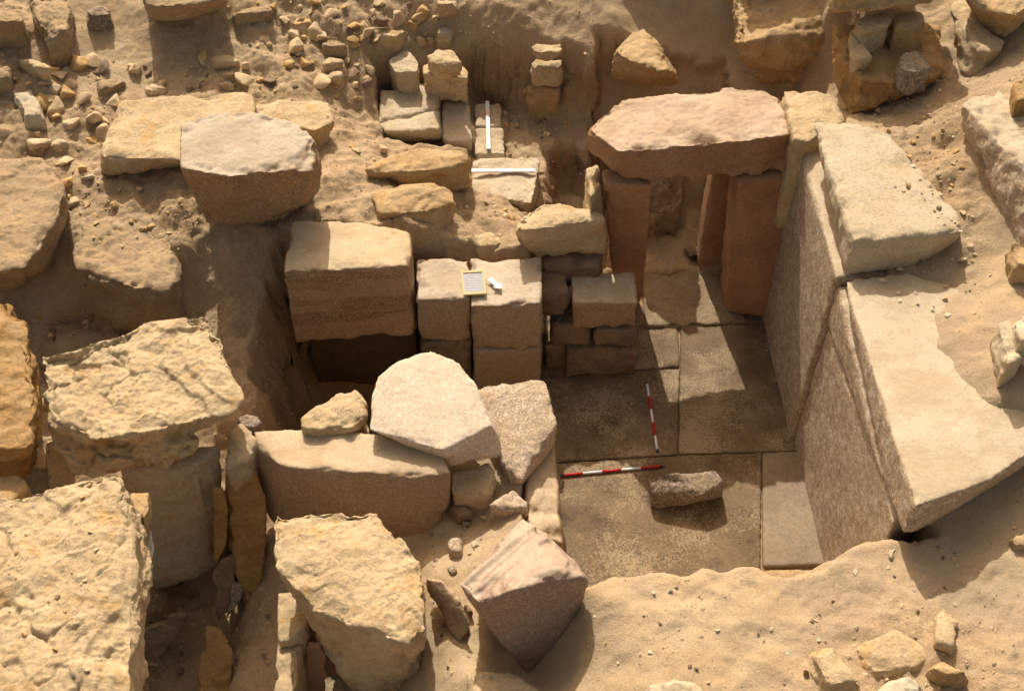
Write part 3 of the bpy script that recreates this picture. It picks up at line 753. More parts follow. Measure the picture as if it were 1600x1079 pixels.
rock('limestone_block', [prism([(-60,792),(0,786),(40,783),(95,766),(142,742),(187,739),(193,790),(206,807),(198,845),(213,880),(210,972),(203,1023),(200,1130),(-60,1130)], 2.15,
   bot=[(192,792,1.7),(232,860,1.55),(225,960,1.5),(222,1120,1.4),(-40,1150,1.3),(-60,870,1.3)])], 'limestone',
   'huge cracked limestone block filling the near left corner', 'limestone block', vox=.013, ledge=0.03, amp=.026, chip=.08, chipr=.10, strata=.035, flake=.005, crack=.035, pit=.012)
rock('limestone_block', [prism([(423,797),(530,796),(591,795),(619,847),(655,866),(662,900),(667,985),(643,1006),(611,998),(530,972),(486,955),(466,921),(427,882)], 1.62,
   bot=[(470,915,1.35),(512,985,1.0),(530,1060,.45),(565,1115,.05),(640,1095,.15),(656,1052,.7),(665,1010,1.2),(640,965,.3),(545,940,.4)])], 'limestone',
   'big sunlit flat topped limestone block in the foreground, beside the moulded block', 'limestone block', vox=.013, ledge=0.016, amp=.02, chip=.09, chipr=.10, flake=.0035, crack=.02, pit=.008)
rock('limestone_block', [prism([(-60,470),(0,480),(14,466),(47,495),(54,542),(57,640),(50,700),(-60,700)], 2.05, bot=[(50,742,1.0),(0,750,.9),(-60,760,.9),(56,600,.9)])], 'orange',
   'orange weathered block cut off by the left edge, beside the ledged block', 'limestone block', ledge=0.03, amp=.03, chip=.08, strata=.03, flake=.006, pit=.015)
rock('granite_block', [prism([(-40,238),(0,240),(71,245),(81,267),(98,287),(104,312),(95,330),(66,380),(40,420),(-40,430)], 1.98, zb=.9,
   bot=[(108,352,1.3),(96,418,1.05),(40,452,.95),(-40,470,.9),(100,330,1.2)])], 'brown',
   'brown block with grey speckled patches at the left edge, high on the slope', 'stone block', ledge=0.025, amp=.035, chip=.07, pit=.02)
rock('rock_ledge', [prism([(125,330),(112,395),(118,420),(150,436),(205,448),(262,454),(276,442),(272,398),(262,340)], 1.60, zb=.8, inset=.08)], 'brown',
   'flat grey brown ledge overhanging the hollow left of the shaft', 'rock ledge', ledge=0.03, amp=.06, chip=.10)
rock('standing_slab', [[at(*p) for p in [(188,738,1.48),(308,727,1.48),(346,694,1.5),(190,694,1.5),(346,722,1.38),(214,938,-.1),(300,908,.03),(340,886,.12),(345,800,.7),(220,880,-.1),(330,860,0.)]]], 'dark_face',
   'tall upright slab with a flat shaded face below the ledged block', 'standing slab', amp=.014, chip=.05, strata=.012, vox=.018, flake=.002)
rock('standing_slab', [[at(*p) for p in [(333,757,1.35),(350,760,1.33),(358,795,1.1),(357,850,.75),(340,884,.5),(331,880,.5),(345,800,.4),(350,850,.2)]]], 'orange', 'thin reddish slab wedged beside the tall upright slab', 'standing slab', vox=.015, amp=.012, chip=.02)
rock('standing_slab', [[at(*p) for p in [(346,735,1.4),(384,729,1.4),(400,720,1.42),(350,715,1.42),(418,775,1.15),(416,880,.5),(405,940,.1),(387,984,-.15),(376,920,.2),(350,850,.5),(378,858,.5),(400,850,.1),(360,860,.1)]]], 'orange',
   'tall orange edged slab between the deep gap and the flat topped block', 'standing slab', vox=.016, amp=.016, chip=.03, strata=.015)
rock('fallen_slab', [[at(u,v,z) for u,v,z in [(214,990,-.1),(284,946,.2),(296,958,.18),(250,1052,-.25),(206,1046,-.25),(225,980,.15),(290,965,-.1)]]], 'dark', 'dark slab leaning in the bottom of the deep gap', 'fallen slab', vox=.018, amp=.015)
rock('fallen_slab', [[at(u,v,z) for u,v,z in [(330,892,.45),(376,856,.6),(368,950,.1),(338,976,.0),(350,880,.1),(345,870,.55)]]], 'dark', 'grey brown slab leaning against the orange edged slab', 'fallen slab', vox=.018, amp=.015)
rock('fallen_slab', [[at(u,v,z) for u,v,z in [(362,908,.35),(384,906,.3),(378,935,.2),(352,972,.05),(366,930,0.)]]], 'grey', 'small pale edged flake beside the leaning slabs', 'fallen slab', vox=.014, amp=.01)
rock('fallen_slab', [[at(u,v,z) for u,v,z in [(322,974,.25),(345,974,.3),(366,1020,.2),(362,1100,-.1),(302,1100,-.1),(306,1050,.05),(340,1010,-.3)]]], 'orange', 'reddish brown slab standing at the bottom edge of the deep gap', 'fallen slab', vox=.018, amp=.02)
rock('fallen_slab', [[at(u,v,z) for u,v,z in [(206,1058,-.2),(236,1066,-.2),(246,1100,-.3),(206,1100,-.3),(210,1060,-.4),(240,1100,-.5)]]], 'dark', 'dark stone tip at the bottom edge under the huge corner block', 'fallen slab', vox=.018, amp=.02)
rock('limestone_block', [prism([(432,922),(466,921),(486,946),(480,978),(470,992),(434,1003)], .95, zb=.2)], 'limestone', 'sunlit block tucked under the left side of the flat topped block', 'limestone block', vox=.02, amp=.025)
rock('limestone_block', [prism([(430,1006),(472,996),(466,1040),(460,1100),(428,1100)], .85, zb=.1)], 'limestone', 'sunlit block at the bottom edge, nearest under the flat topped block', 'limestone block', vox=.02, amp=.025)
rock('standing_slab', [[at(u,v,z) for u,v,z in [(476,1000,.8),(508,996,.8),(514,1020,.7),(508,1110,.0),(462,1110,.0),(480,1050,.1)]]], 'jamb', 'narrow brown upright stone in the shade of the flat topped block', 'standing slab', vox=.018, amp=.02)
rock('limestone_block', [prism([(196,768),(236,766),(238,780),(228,812),(206,806)], 1.9, bot=[(232,860,1.3),(210,870,1.3),(225,800,1.2)])], 'ochre', 'small yellowish chunk at the right edge of the huge corner block', 'stone', vox=.018, amp=.025)
rock('stone', [prism([(-20,742),(0,737),(28,738),(42,750),(40,768),(20,782),(-20,788)], 1.75, zb=1.2)], 'ochre', 'yellow stone at the left edge behind the huge corner block', 'stone', vox=.02, amp=.03)
rock('limestone_block', [[at(*p_) for p_ in [(72,688,1.6),(112,690,1.6),(112,700,1.55),(74,700,1.55),(108,768,.9),(76,764,.9),(112,690,.9),(74,690,.9)]]], 'limestone', 'stone propping the left end of the big ledged block', 'stone', vox=.018, amp=.03, chip=.05)
rock('limestone_block', [prism([(350,676),(374,656),(397,668),(402,690),(388,722),(352,734)], 1.55, zb=1.1, inset=.08)], 'dark_face', 'grey brown block wedged between the ledged block and the beam', 'stone block', vox=.018, amp=.03, chip=.05)
rock('boulder', [prism([(370,652),(384,644),(402,649),(410,660),(396,668),(374,664)], 1.5, zb=1.1, inset=-.05)], 'grey', 'small rounded grey boulder at the left rim of the dark shaft', 'boulder', vox=.016, amp=.025, chip=.03)
rock('limestone_block', [[at(*p_) for p_ in [(500,975,.5),(545,985,.6),(545,1110,-.1),(500,1110,-.1),(520,960,.2),(560,1000,.2),(560,1110,-.2)]]], 'jamb', 'brown stone buried in the shade under the flat topped block', 'stone block', vox=.02, amp=.02)
rock('plastic_bag', [[at(u,v,z) for u,v,z in [(228,824,1.5),(238,822,1.52),(242,850,1.4),(240,872,1.3),(232,886,1.25),(224,882,1.28),(226,850,1.4),(244,862,1.3)]]], 'plastic', 'crumpled translucent white plastic stuck on the huge corner block', 'plastic', vox=.01, amp=.02, freq=9, chip=.01)

# ================================================================ UPPER LEFT AND MIDDLE
rock('limestone_slab', [prism([(190,149),(395,143),(399,170),(390,200),(300,250),(157,245),(156,238),(166,225)], 2.02, bot=[(158,272,1.68),(166,280,1.66),(285,262,1.66),(395,200,1.7),(395,170,1.66),(190,170,1.66)])], 'limestone',
   'large flat limestone slab behind the rounded granite block', 'limestone slab', ledge=0.008, amp=.012, chip=.06, chipr=.08)
rock('limestone_slab', [prism([(398,164),(445,153),(515,157),(523,190),(492,204),(470,196),(404,186)], 2.0, bot=[(523,204,1.8),(503,238,1.62),(490,225,1.62),(410,200,1.6),(450,170,1.6)])], 'limestone',
   'smaller limestone slab right of the large flat slab', 'limestone slab', amp=.012, chip=.04)
rock('limestone_block', [prism([(221,-30),(222,2),(250,10),(290,8),(352,-2),(352,-30)], 2.66, bot=[(229,28,2.4),(262,36,2.34),(300,29,2.36),(355,17,2.42),(350,-10,2.3),(230,-10,2.3)])], 'brown', 'large block at the top edge casting a shadow on the slope', 'stone block', amp=.03)
rock('limestone_slab', [prism([(592,140),(640,128),(659,126),(684,127),(687,168),(592,189)], 1.42, zb=1.05)], 'white', 'upper half of the cracked white paving slab', 'paving slab', 'white stepped paving slabs', vox=.018, amp=.010, chip=.03, chipr=.04)
rock('limestone_slab', [prism([(590,191),(687,170.5),(689,202),(637,206),(600,206)], 1.42, bot=[(637,224,1.15),(691,219,1.18),(688,180,1.1),(600,215,1.15)])], 'white', 'lower half of the cracked white paving slab', 'paving slab', 'white stepped paving slabs', vox=.018, amp=.010, chip=.03, chipr=.04)
rock('limestone_slab', [prism([(690,146),(732,145),(738,219),(701,221),(691,213)], 1.28, zb=1.08)], 'white', 'middle white paving slab between the cracked slab and the scale bar', 'paving slab', 'white stepped paving slabs', vox=.018, amp=.010, chip=.03, chipr=.04)
rock('limestone_slab', [prism([(741,160),(783,160),(786,196),(741,196)], 1.15, zb=.95)], 'white', 'upper slab under the scale bar that points away', 'paving slab', 'white stepped paving slabs', vox=.018, amp=.008, chip=.03)
rock('limestone_slab', [prism([(741,198),(786,198),(791,240),(742,240)], 1.15, zb=.95)], 'white', 'lower slab under the scale bar that points away', 'paving slab', 'white stepped paving slabs', vox=.018, amp=.008, chip=.03)
rock('limestone_slab', [prism([(736,248),(838,245),(845,253),(832,318),(790,312),(738,305)], 1.30, bot=[(830,340,1.0),(840,300,.8),(738,320,1.1),(740,260,1.0),(845,275,.9)])], 'white', 'white slab under the crosswise scale bar', 'paving slab', 'white stepped paving slabs', vox=.018, amp=.014, chip=.04)
rock('sandstone_block', [prism([(568,264),(605,245),(641,230),(725,236),(736,246),(704,262),(640,263),(600,271)], 1.82, bot=[(575,278,1.68),(640,300,1.35),(700,318,1.25),(736,310,1.2),(738,270,1.4),(640,250,1.4)])], 'ochre', 'yellow sandstone block behind, with a broken shaded front', 'sandstone block', 'yellow sandstone blocks in the middle', vox=.02, ledge=0.02, amp=.025, strata=.02)
rock('sandstone_block', [prism([(578,302),(625,288),(682,284),(711,297),(716,313),(662,329),(594,334)], 1.80, bot=[(590,342,1.65),(640,366,1.45),(690,378,1.38),(716,340,1.5),(720,325,1.55),(600,320,1.4)])], 'ochre', 'yellow sandstone block in front, nearest the brown banded block', 'sandstone block', 'yellow sandstone blocks in the middle', vox=.02, ledge=0.02, amp=.025, strata=.02)

def stn(label, outline, h, mat='limestone', name='stone', cat='stone', group=None, inset=.05, vox=.016, amp=.022, chip=.05, sink=.08, zbase=None):
    """a loose stone: outline of its upper face in the photo, h above the ground under its front edge"""
    vb = max(p[1] for p in outline); ub = np.mean([p[0] for p in outline])
    zg = on_ground(ub, vb + 2)[2] if zbase is None else zbase
    if zbase is None:                       # the outline includes the front side: draw the upper face in
        v0 = min(p[1] for p in outline); f_ = max(.45, 1 - h * 92 / max(vb - v0, 1))
        top = [(u_, v0 + (v_ - v0) * f_) for u_, v_ in outline]
        c_ = np.mean([at(p[0], p[1], zg + h * .6) for p in outline], axis=0)
        low = [at(p[0], p[1], zg + .25 * h) for p in outline]
        hull = [c_ + (np.array(at(u_, v_, zg + h)) - c_) * np.array([.86, .86, 1]) for u_, v_ in top] + low + [np.array([p[0], p[1], zg - sink]) for p in low]
        return rock(name, [hull], mat, label, cat, group, vox=vox, amp=amp, chip=chip, chipr=.07)
    return rock(name, [prism(outline, zg + h, zb=zg - sink, inset=inset)], mat, label, cat, group, vox=vox, amp=amp, chip=chip, chipr=.07)
stn('dark grey rounded boulder on the sand tongue at the upper left', [(132,25),(141,10),(153,6),(176,24),(179,38),(150,44),(137,42)], .22, 'grey', 'boulder', 'boulder', inset=-.05)
stn('upright pale slab leaning at the upper left edge', [(10,135),(44,128),(60,160),(71,194),(40,199)], .18, 'white')
stn('lit stone above the leaning pale slab', [(27,98),(44,91),(70,106),(84,121),(80,128),(52,122)], .22)
stn('shaded blocky stone at the upper left edge', [(-20,20),(0,17),(34,22),(42,50),(40,60),(-20,58)], .40, 'brown')
stn('low stone at the left edge below the shaded blocky stone', [(-20,100),(0,98),(20,110),(18,140),(-20,146)], .25, 'brown')
stn('flat lit stone above the brown block at the left edge', [(64,224),(84,216),(106,220),(108,228),(90,236),(70,234)], .10)
stn('small angular white stone near the front of the large flat slab', [(121,280),(142,263),(153,274),(148,282),(126,284)], .08, 'white')
stn('small brown stone behind the brown block', [(40,232),(56,226),(72,236),(66,244),(44,246)], .12, 'brown')
stn('rough brown rock mass left of the sand tongue, at the top left corner', [(44,-14),(108,-14),(114,30),(110,84),(84,96),(56,70)], .42, 'brown', 'boulder', 'boulder', amp=.06, chip=.08)
stn('flat lit stone with a dark front, first behind the large flat slab', [(222,138),(245,128),(266,130),(268,144),(228,150)], .10)
stn('dark wedge stone behind the left end of the large flat slab', [(150,128),(176,122),(196,128),(180,146),(154,152)], .14, 'brown')
stn('long flat stone behind the middle of the large flat slab', [(328,94),(352,86),(376,92),(374,106),(332,108)], .12)
stn('angular stone with a lit top, right of the long flat stone', [(340,112),(362,108),(372,116),(364,126),(344,124)], .10)
stn('low lit stone right behind the large flat slab', [(338,130),(360,124),(374,132),(368,142),(342,142)], .10)
stn('brown angular stone on the rubble slope, left of two lit ones', [(498,98),(516,90),(538,94),(540,108),(504,114)], .14)
stn('lit angular stone on the rubble slope, lower of two', [(502,118),(518,108),(538,116),(536,130),(508,132)], .13)
stn('broad brown stone on the upper rubble slope', [(500,70),(520,62),(545,72),(540,84),(504,86)], .16, 'brown')
stn('low rock right of the block at the top edge', [(360,26),(390,12),(426,10),(432,24),(400,34),(366,36)], .18, 'brown')
# cluster above the white slabs
stn('angular pale stone, left of the pair on the cracked slab', [(605,95),(625,72),(642,80),(657,97),(652,112),(618,112)], .28, 'white', zbase=1.45, sink=.1)
stn('wedge shaped stone topmost of the pair on the cracked slab', [(662,82),(685,75),(709,73),(724,96),(700,101),(676,97)], .50, 'limestone', zbase=1.45, sink=-.25)
stn('long stone under the wedge shaped stone', [(660,104),(665,98),(722,100),(733,112),(731,122),(662,116)], .28, 'limestone', zbase=1.42, sink=.1)
stn('flat lit slab on the rubble above the stone pair', [(680,42),(712,41),(705,66),(681,67)], .20, 'white')
stn('small upright block at the top edge by the trench', [(680,2),(714,2),(715,16),(682,16)], .22, 'limestone')
stn('thin flat stone with a shaded front, left of the stone cluster', [(574,58),(600,46),(640,46),(622,70),(580,72)], .16, 'limestone')
for k, (o, h) in enumerate([([(648,58),(664,54),(668,66),(652,70)], .12), ([(664,60),(676,56),(680,66),(668,70)], .12), ([(654,48),(672,45),(674,53),(656,56)], .1), ([(676,22),(690,24),(688,34),(674,32)], .14)]):
    stn('small flake in the rubble pile above the stone pair', o, h, group='flakes in the rubble pile above the stone pair', vox=.012)
# stones in the trench wall
rock('stone', [prism([(828,72),(838,65),(878,67),(881,74),(872,82),(832,80)], 2.0, zb=1.86, inset=.05)], 'limestone', 'topmost of the three stones stacked in the trench', 'stone', vox=.016, amp=.02)
rock('stone', [prism([(828,98),(836,90),(878,90),(880,100),(874,106),(832,106)], 1.78, zb=1.5, inset=.0)], 'limestone', 'middle of the three stones stacked in the trench', 'stone', vox=.016, amp=.02)
rock('stone', [prism([(821,132),(832,122),(866,124),(878,134),(872,140),(826,140)], 1.42, zb=.95, inset=.0)], 'ochre', 'ochre stone at the foot of the stack in the trench', 'stone', vox=.016, amp=.02)
rock('boulder', [prism([(957,78),(985,44),(1008,42),(1026,62),(1050,108),(1030,112),(985,96)], 2.15, bot=[(953,122,1.55),(1000,135,1.4),(1062,134,1.5),(1060,118,1.8),(980,90,1.5)])], 'ochre', 'sandy boulder with a sunlit crest beside the trench', 'boulder', amp=.05, chip=.07)
stn('little dark stone alone on the smooth sand slope', [(1084,97),(1094,93),(1103,96),(1104,102),(1088,104)], .07, 'dark', vox=.01, amp=.01, chip=.02)
stn('cream stone at the wall end in front of the perched block', [(727,364),(752,362),(780,364),(790,384),(770,396),(746,398)], .14, 'limestone')

# ================================================================ UPPER RIGHT
rock('boulder', [prism([(1143,-20),(1290,-20),(1305,32),(1262,40),(1240,52),(1178,60),(1150,68)], 2.45, bot=[(1166,118,1.75),(1180,130,1.6),(1240,136,1.58),(1290,132,1.65),(1303,80,2.1),(1180,80,1.5),(1290,80,1.5)]),
   box(2.62, 3.75, 12.75, 13.6, 1.5, 3.5, .08)], 'ochre', 'hollowed ochre boulder behind the lintel, running out of the frame, its unseen back part added for shade', 'boulder', vox=.024, ledge=0.04, amp=.05, chip=.09, chipr=.12, flake=.006)  # the box is an unseen mass added behind to shade the boulder
rock('orange_block', [prism([(1300,40),(1325,36),(1420,30),(1470,40),(1476,108),(1442,131),(1345,126),(1330,100)], 2.88, bot=[(1291,88,2.7),(1305,132,2.55),(1327,184,2.5),(1345,180,2.52),(1432,150,2.62),(1470,130,2.65),(1320,90,2.5)])], 'orange', 'orange block with a shaded sandy top behind the pale cap slab', 'stone block', ledge=0.02, amp=.022, vox=.018, chip=.07)
rock('limestone_block', [[at(1293,-20,3.36),at(1448,-20,3.36),at(1446,4,3.34),at(1432,12,3.33),at(1365,11,3.32),at(1335,24,3.30),at(1297,21,3.30)] + [np.array(p_) for p_ in [(3.42,10.85,3.3),(4.35,10.8,3.3),(3.45,11.9,2.9),(4.3,11.9,2.9),(3.5,11.15,4.35),(4.35,11.1,4.3),(3.5,11.8,4.4),(4.4,11.8,4.4)]]], 'ochre',  # upper corners rise out of frame, added to shade the orange block
   'big dark fronted block topmost of the pile at the upper right, its unseen upper part added for shade', 'stone block', ledge=0.03, amp=.03, chip=.07, flake=.005)
stn('squarish stone in the pile, under the topmost flat stone', [(1336,28),(1366,18),(1395,20),(1391,38),(1362,48),(1345,44)], .3, 'limestone', zbase=2.88, sink=.05)
stn('slim pale stone on the left rim of the orange block', [(1328,44),(1338,42),(1346,70),(1364,88),(1342,94),(1330,88)], .14, 'limestone', zbase=2.88)
stn('purplish dark stone sitting on the shaded top of the orange block', [(1404,90),(1414,78),(1430,74),(1452,92),(1458,106),(1432,112),(1410,110)], .22, 'grey', zbase=2.86)
stn('stone right of the pile under the topmost flat stone', [(1396,20),(1440,14),(1450,30),(1430,44),(1400,40)], .28, 'ochre', zbase=2.88)
rock('limestone_block', [prism([(1483,14),(1498,-10),(1515,-10),(1570,70),(1553,84),(1535,78)], 3.12, bot=[(1499,128,2.75),(1526,130,2.75),(1552,100,2.85),(1570,80,2.9),(1490,40,2.7)])], 'limestone', 'wedge shaped block with a bright ridge at the upper right', 'stone block', ledge=0.02, amp=.025, chip=.06)
rock('limestone_block', [prism([(1498,-20),(1640,-20),(1610,10),(1592,24),(1560,20),(1525,0)], 3.45, bot=[(1530,40,3.12),(1568,66,3.0),(1590,30,3.1),(1620,20,3.1),(1520,0,3.0)])], 'ochre', 'dark undercut block at the top right corner', 'stone block', ledge=0.02, amp=.03)
rock('wall_slab', [[at(u,v,z) for u,v,z in [(1514,149,3.25),(1500,160,3.22),(1502,190,3.05),(1540,192,3.2),(1556,216,3.2),(1600,265,3.2),(1660,330,3.2),(1640,200,3.2),(1560,140,3.2),
     (1502,216,2.75),(1540,296,2.7),(1562,330,2.68),(1588,390,2.66),(1650,480,2.6),(1600,240,2.6)]]], 'crusted', 'rough crusted slab along the right edge, behind the chip strewn hollow', 'wall slab', amp=.03, chip=.06, pit=.02)
stn('small orange stone at the right edge beside the crusted slab', [(1584,128),(1610,108),(1620,150),(1590,158)], .35, 'orange', zbase=3.05)
rock('stone', [prism([(1576,376),(1600,374),(1620,380),(1620,420),(1590,410)], 2.85, zb=2.5)], 'ochre', 'brown stone on the sand at the right edge, above the pale pair', 'stone', vox=.016)
rock('stone', [prism([(1558,503),(1580,497),(1588,520),(1602,556),(1575,570)], 2.86, zb=2.52, inset=.05)], 'white', 'pale flat stone at the right edge, lower of the pale pair', 'stone', vox=.016)
rock('stone', [prism([(1578,494),(1604,484),(1630,500),(1630,540),(1596,532)], 2.98, zb=2.7)], 'white', 'pale stone at the right edge, upper of the pale pair', 'stone', vox=.016)

# ================================================================ FOREGROUND
stn('pale squarish stone between the beam and the speckled slab', [(705,734),(763,719),(778,742),(764,772),(702,772)], .28, 'limestone', zbase=1.0, sink=.1)
stn('triangular grey stone below the speckled slab', [(762,788),(804,761),(826,782),(824,792),(790,794)], .24, 'granite', zbase=1.02)
stn('flat shaded stone under the pale squarish stone', [(698,786),(730,788),(742,802),(716,806),(698,798)], .12, 'dark', zbase=1.0)
rock('granite_fragment', [[at(u,v,z) for u,v,z in [(665,902,1.45),(690,906,1.5),(712,922,1.48),(738,980,1.35),(716,1003,1.15),(690,965,1.2),(670,930,1.25),(665,905,1.1),(735,985,1.05),(712,1000,1.0)]]], 'brown_granite',
   'broken fragment with one smooth side between the flat topped and the moulded block', 'granite fragment', vox=.015, amp=.02, chip=.05)
stn('small dark shard at the foot of the moulded block', [(722,938),(736,946),(742,964),(730,968)], .12, 'dark', vox=.012)
stn('rounded grey pebble, larger of those left of the moulded block', [(698,846),(710,837),(722,842),(724,866),(712,872),(700,862)], .09, 'granite', vox=.012, chip=.02)
stn('round grey pebble close under the shaded stone', [(721,812),(732,810),(738,818),(734,825),(722,824)], .06, 'grey', vox=.01, chip=.02)
stn('small grey pebble nearest the broken fragment', [(698,886),(710,882),(716,894),(706,900)], .05, 'grey', vox=.01, chip=.02)
stn('small white pebble left of the moulded block', [(732,846),(746,843),(750,852),(738,858)], .04, 'white', vox=.01, chip=.02)
stn('pale stone cut off by the bottom edge, below the moulded block', [(728,1048),(765,1046),(812,1054),(850,1085),(840,1110),(730,1110)], .22, 'limestone')
stn('tilted flat slab at the lower right, left of the broad flat slab', [(1268,1016),(1303,1009),(1354,1085),(1293,1095),(1266,1040)], .22, 'limestone')
stn('broad flat slab half buried in the sand at the lower right', [(1324,1016),(1343,994),(1404,982),(1448,1013),(1455,1033),(1431,1054),(1364,1066)], .10, 'limestone', amp=.012)
stn('upright flat flake at the lower right, standing in the trodden sand', [(1462,955),(1476,945),(1503,972),(1490,1024),(1460,1014)], .12, 'limestone', amp=.012)
stn('stone with a dark blotch near the bottom right corner', [(1446,1043),(1472,1033),(1516,1054),(1522,1068),(1480,1074)], .20, 'ochre')
stn('pale white stone at the bottom edge, in front of the broad flat slab', [(1364,1088),(1385,1066),(1424,1054),(1448,1080),(1440,1110),(1370,1110)], .20, 'white')
stn('small brown stone left of the tilted flat slab', [(1248,1042),(1266,1038),(1272,1058),(1252,1056)], .10, 'ochre', vox=.012)
stn('pale stone at the bottom edge right of the moulded block', [(1006,1074),(1050,1060),(1085,1066),(1104,1085),(1100,1110),(1006,1110)], .16, 'white')
stn('grey chip at the near end of the right wall', [(1381,862),(1388,853),(1407,851),(1406,872),(1390,880)], .07, 'white', vox=.012)
stn('flat stone on the sand at the lower right edge', [(1568,840),(1585,836),(1620,842),(1620,866),(1582,858)], .10, 'ochre', vox=.014)
stn('little turquoise sherd on the trodden sand', [(1224,1018),(1230,1010),(1238,1018),(1233,1028),(1226,1026)], .02, 'turquoise', 'sherd', 'sherd', vox=.008, amp=.004, chip=.01, sink=.02)
# ================================================================ RECORDING TOOLS
def plate(name, pts, th, mat, parent, lift=0.0):
    """flat plate with real thickness; pts: world outline of its lower side"""
    bm = bmesh.new()
    base = Vector(parent.location) if parent else Vector((0, 0, 0))
    lo = [bm.verts.new(Vector(p) + Vector((0, 0, lift)) - base) for p in pts]
    up = [bm.verts.new(Vector(p) + Vector((0, 0, lift + th)) - base) for p in pts]
    n = len(lo)
    bm.faces.new(up); bm.faces.new(lo[::-1])
    for k in range(n): bm.faces.new((lo[k], lo[(k+1) % n], up[(k+1) % n], up[k]))
    bmesh.ops.recalc_face_normals(bm, faces=bm.faces)
    me = bpy.data.meshes.new(name); bm.to_mesh(me); bm.free()
    me.materials.append(M[mat])
    o = bpy.data.objects.new(name, me); col.objects.link(o)
    if parent: o.parent = parent
    return o
def scale_bar(p0, p1, wd, label, bands, cap):
    p0 = Vector(p0); p1 = Vector(p1); d = p1 - p0; s = Vector((-d.y, d.x, 0)).normalized() * wd / 2
    t = thing('scale_bar', label, 'scale bar', (p0 + p1) / 2, 'white scale bars on the white slabs')
    ts = [0] + bands + [1]
    for k in range(len(ts) - 1):
        a = p0 + d * ts[k]; b = p0 + d * ts[k+1]
        plate('white_band' if k % 2 == 0 else 'glare_red_band', [a + s, a - s, b - s, b + s], .02, 'paint_white' if k % 2 == 0 else 'paint_red_glare', t)
    if cap: plate('end_cap', [p1 + s, p1 - s, p1 - s + d.normalized() * .03, p1 + s + d.normalized() * .03], .021, 'steel', t)
scale_bar(at(761.5,160,1.165), at(763.5,233,1.165), .046, 'white scale bar pointing away on the lowest white slab', [.18,.38,.6,.8], True)
scale_bar(at(737,268,1.325), at(836,267.5,1.325), .05, 'white scale bar lying crosswise on the near white slab', [.22,.42,.62,.82], False)
# slate with its wooden frame, lying tilted towards the camera
S = [np.array(at(u, v, z)) for u, v, z in [(720,425,1.475),(757,423,1.475),(760,460,1.43),(724,462,1.43)]]
sl = thing('writing_slate', 'small grey slate with a pale wooden frame and chalk writing', 'slate', (float(S[0][0]), float(S[3][1]), 1.42))
def lerp2(a, b):
    top = S[0] * (1 - a) + S[1] * a; bt = S[3] * (1 - a) + S[2] * a
    return top * (1 - b) + bt * b
def quad(a0, a1, b0, b1): return [lerp2(a0, b0), lerp2(a1, b0), lerp2(a1, b1), lerp2(a0, b1)]
plate('slate_board', quad(.08,.92,.08,.92), .010, 'slate', sl)
for q in (quad(0,1,0,.085), quad(0,1,.915,1), quad(0,.09,.0852,.9148), quad(.91,1,.0852,.9148)): plate('frame_rail', q, .018, 'wood', sl)
rr = random.Random(11)
for row in range(7):
    bm = bmesh.new()
    x = .2 + rr.uniform(0, .12); yb = .16 + row * .105
    last = None
    while x < .82 - rr.uniform(0, .2):
        b0 = yb + rr.uniform(-.022, .022); w = rr.uniform(.02, .05)
        ring = [Vector(p) + Vector((0, 0, .0125)) - Vector(sl.location) for p in quad(x, x + w * .6, b0, b0 + rr.uniform(.012, .028))]
        vs_ = [bm.verts.new(p) for p in ring]
        bm.faces.new(vs_)
        if last is not None: bm.faces.new((last[1], vs_[0], vs_[3], last[2]))     # joined-up hand
        last = vs_
        x += w + rr.uniform(.01, .03)
    me = bpy.data.meshes.new('chalk_line'); bm.to_mesh(me); bm.free(); me.materials.append(M['chalk'])
    o = bpy.data.objects.new('chalk_line', me); col.objects.link(o); o.parent = sl
# arrow
a0, a1 = np.array(at(763.5,435,1.435)), np.array(at(783.5,451.5,1.435))
d = a1 - a0; L = np.linalg.norm(d); d /= L; s = np.array([-d[1], d[0], 0])
pts = [a0 + s*.026 , a0 + d*.02, a0 - s*.026, a0 + d*L*.68 - s*.026, a0 + d*L*.66 - s*.055, a1, a0 + d*L*.66 + s*.055, a0 + d*L*.68 + s*.026]
ar = plate('north_arrow', pts, .010, 'paint_white', None)
ar['label'] = 'small white arrow beside the slate on the granite pier'; ar['category'] = 'arrow'

# ================================================================ SMALL STONES, CHIPS, GRAVEL
def chip_mesh(k, mat, flat):
    r = random.Random(k * 7 + 1)
    bm = bmesh.new()
    for q in range(16):
        p = Vector((r.gauss(0, 1), r.gauss(0, 1), r.gauss(0, 1))).normalized()
        bm.verts.new((p.x * r.uniform(.75, 1.05), p.y * r.uniform(.6, .95), p.z * flat * r.uniform(.75, 1.1)))
    rr_ = bmesh.ops.convex_hull(bm, input=bm.verts)
    junk = [g for g in rr_['geom_interior'] + rr_['geom_unused'] if isinstance(g, bmesh.types.BMVert)]
    if junk: bmesh.ops.delete(bm, geom=list(set(junk)), context='VERTS')
    bmesh.ops.bevel(bm, geom=bm.edges[:], offset=.06, segments=1, affect='EDGES')
    bmesh.ops.triangulate(bm, faces=bm.faces[:])
    bmesh.ops.subdivide_edges(bm, edges=bm.edges[:], cuts=1, use_grid_fill=True)
    v = np.array([x.co for x in bm.verts])
    dd = .10 * fbm(v * 1.7 + k * 3.3, 3)
    for x, e in zip(bm.verts, dd): x.co *= 1 + e
    me = bpy.data.meshes.new('chip'); bm.to_mesh(me); bm.free()
    me.materials.append(M['chip_' + mat])
    return me
CHIPS = {m: [chip_mesh(k + 20 * j, m, f) for k, f in enumerate((.45, .6, .35, .7))] for j, m in enumerate(('limestone', 'white', 'ochre', 'grey', 'dark'))}
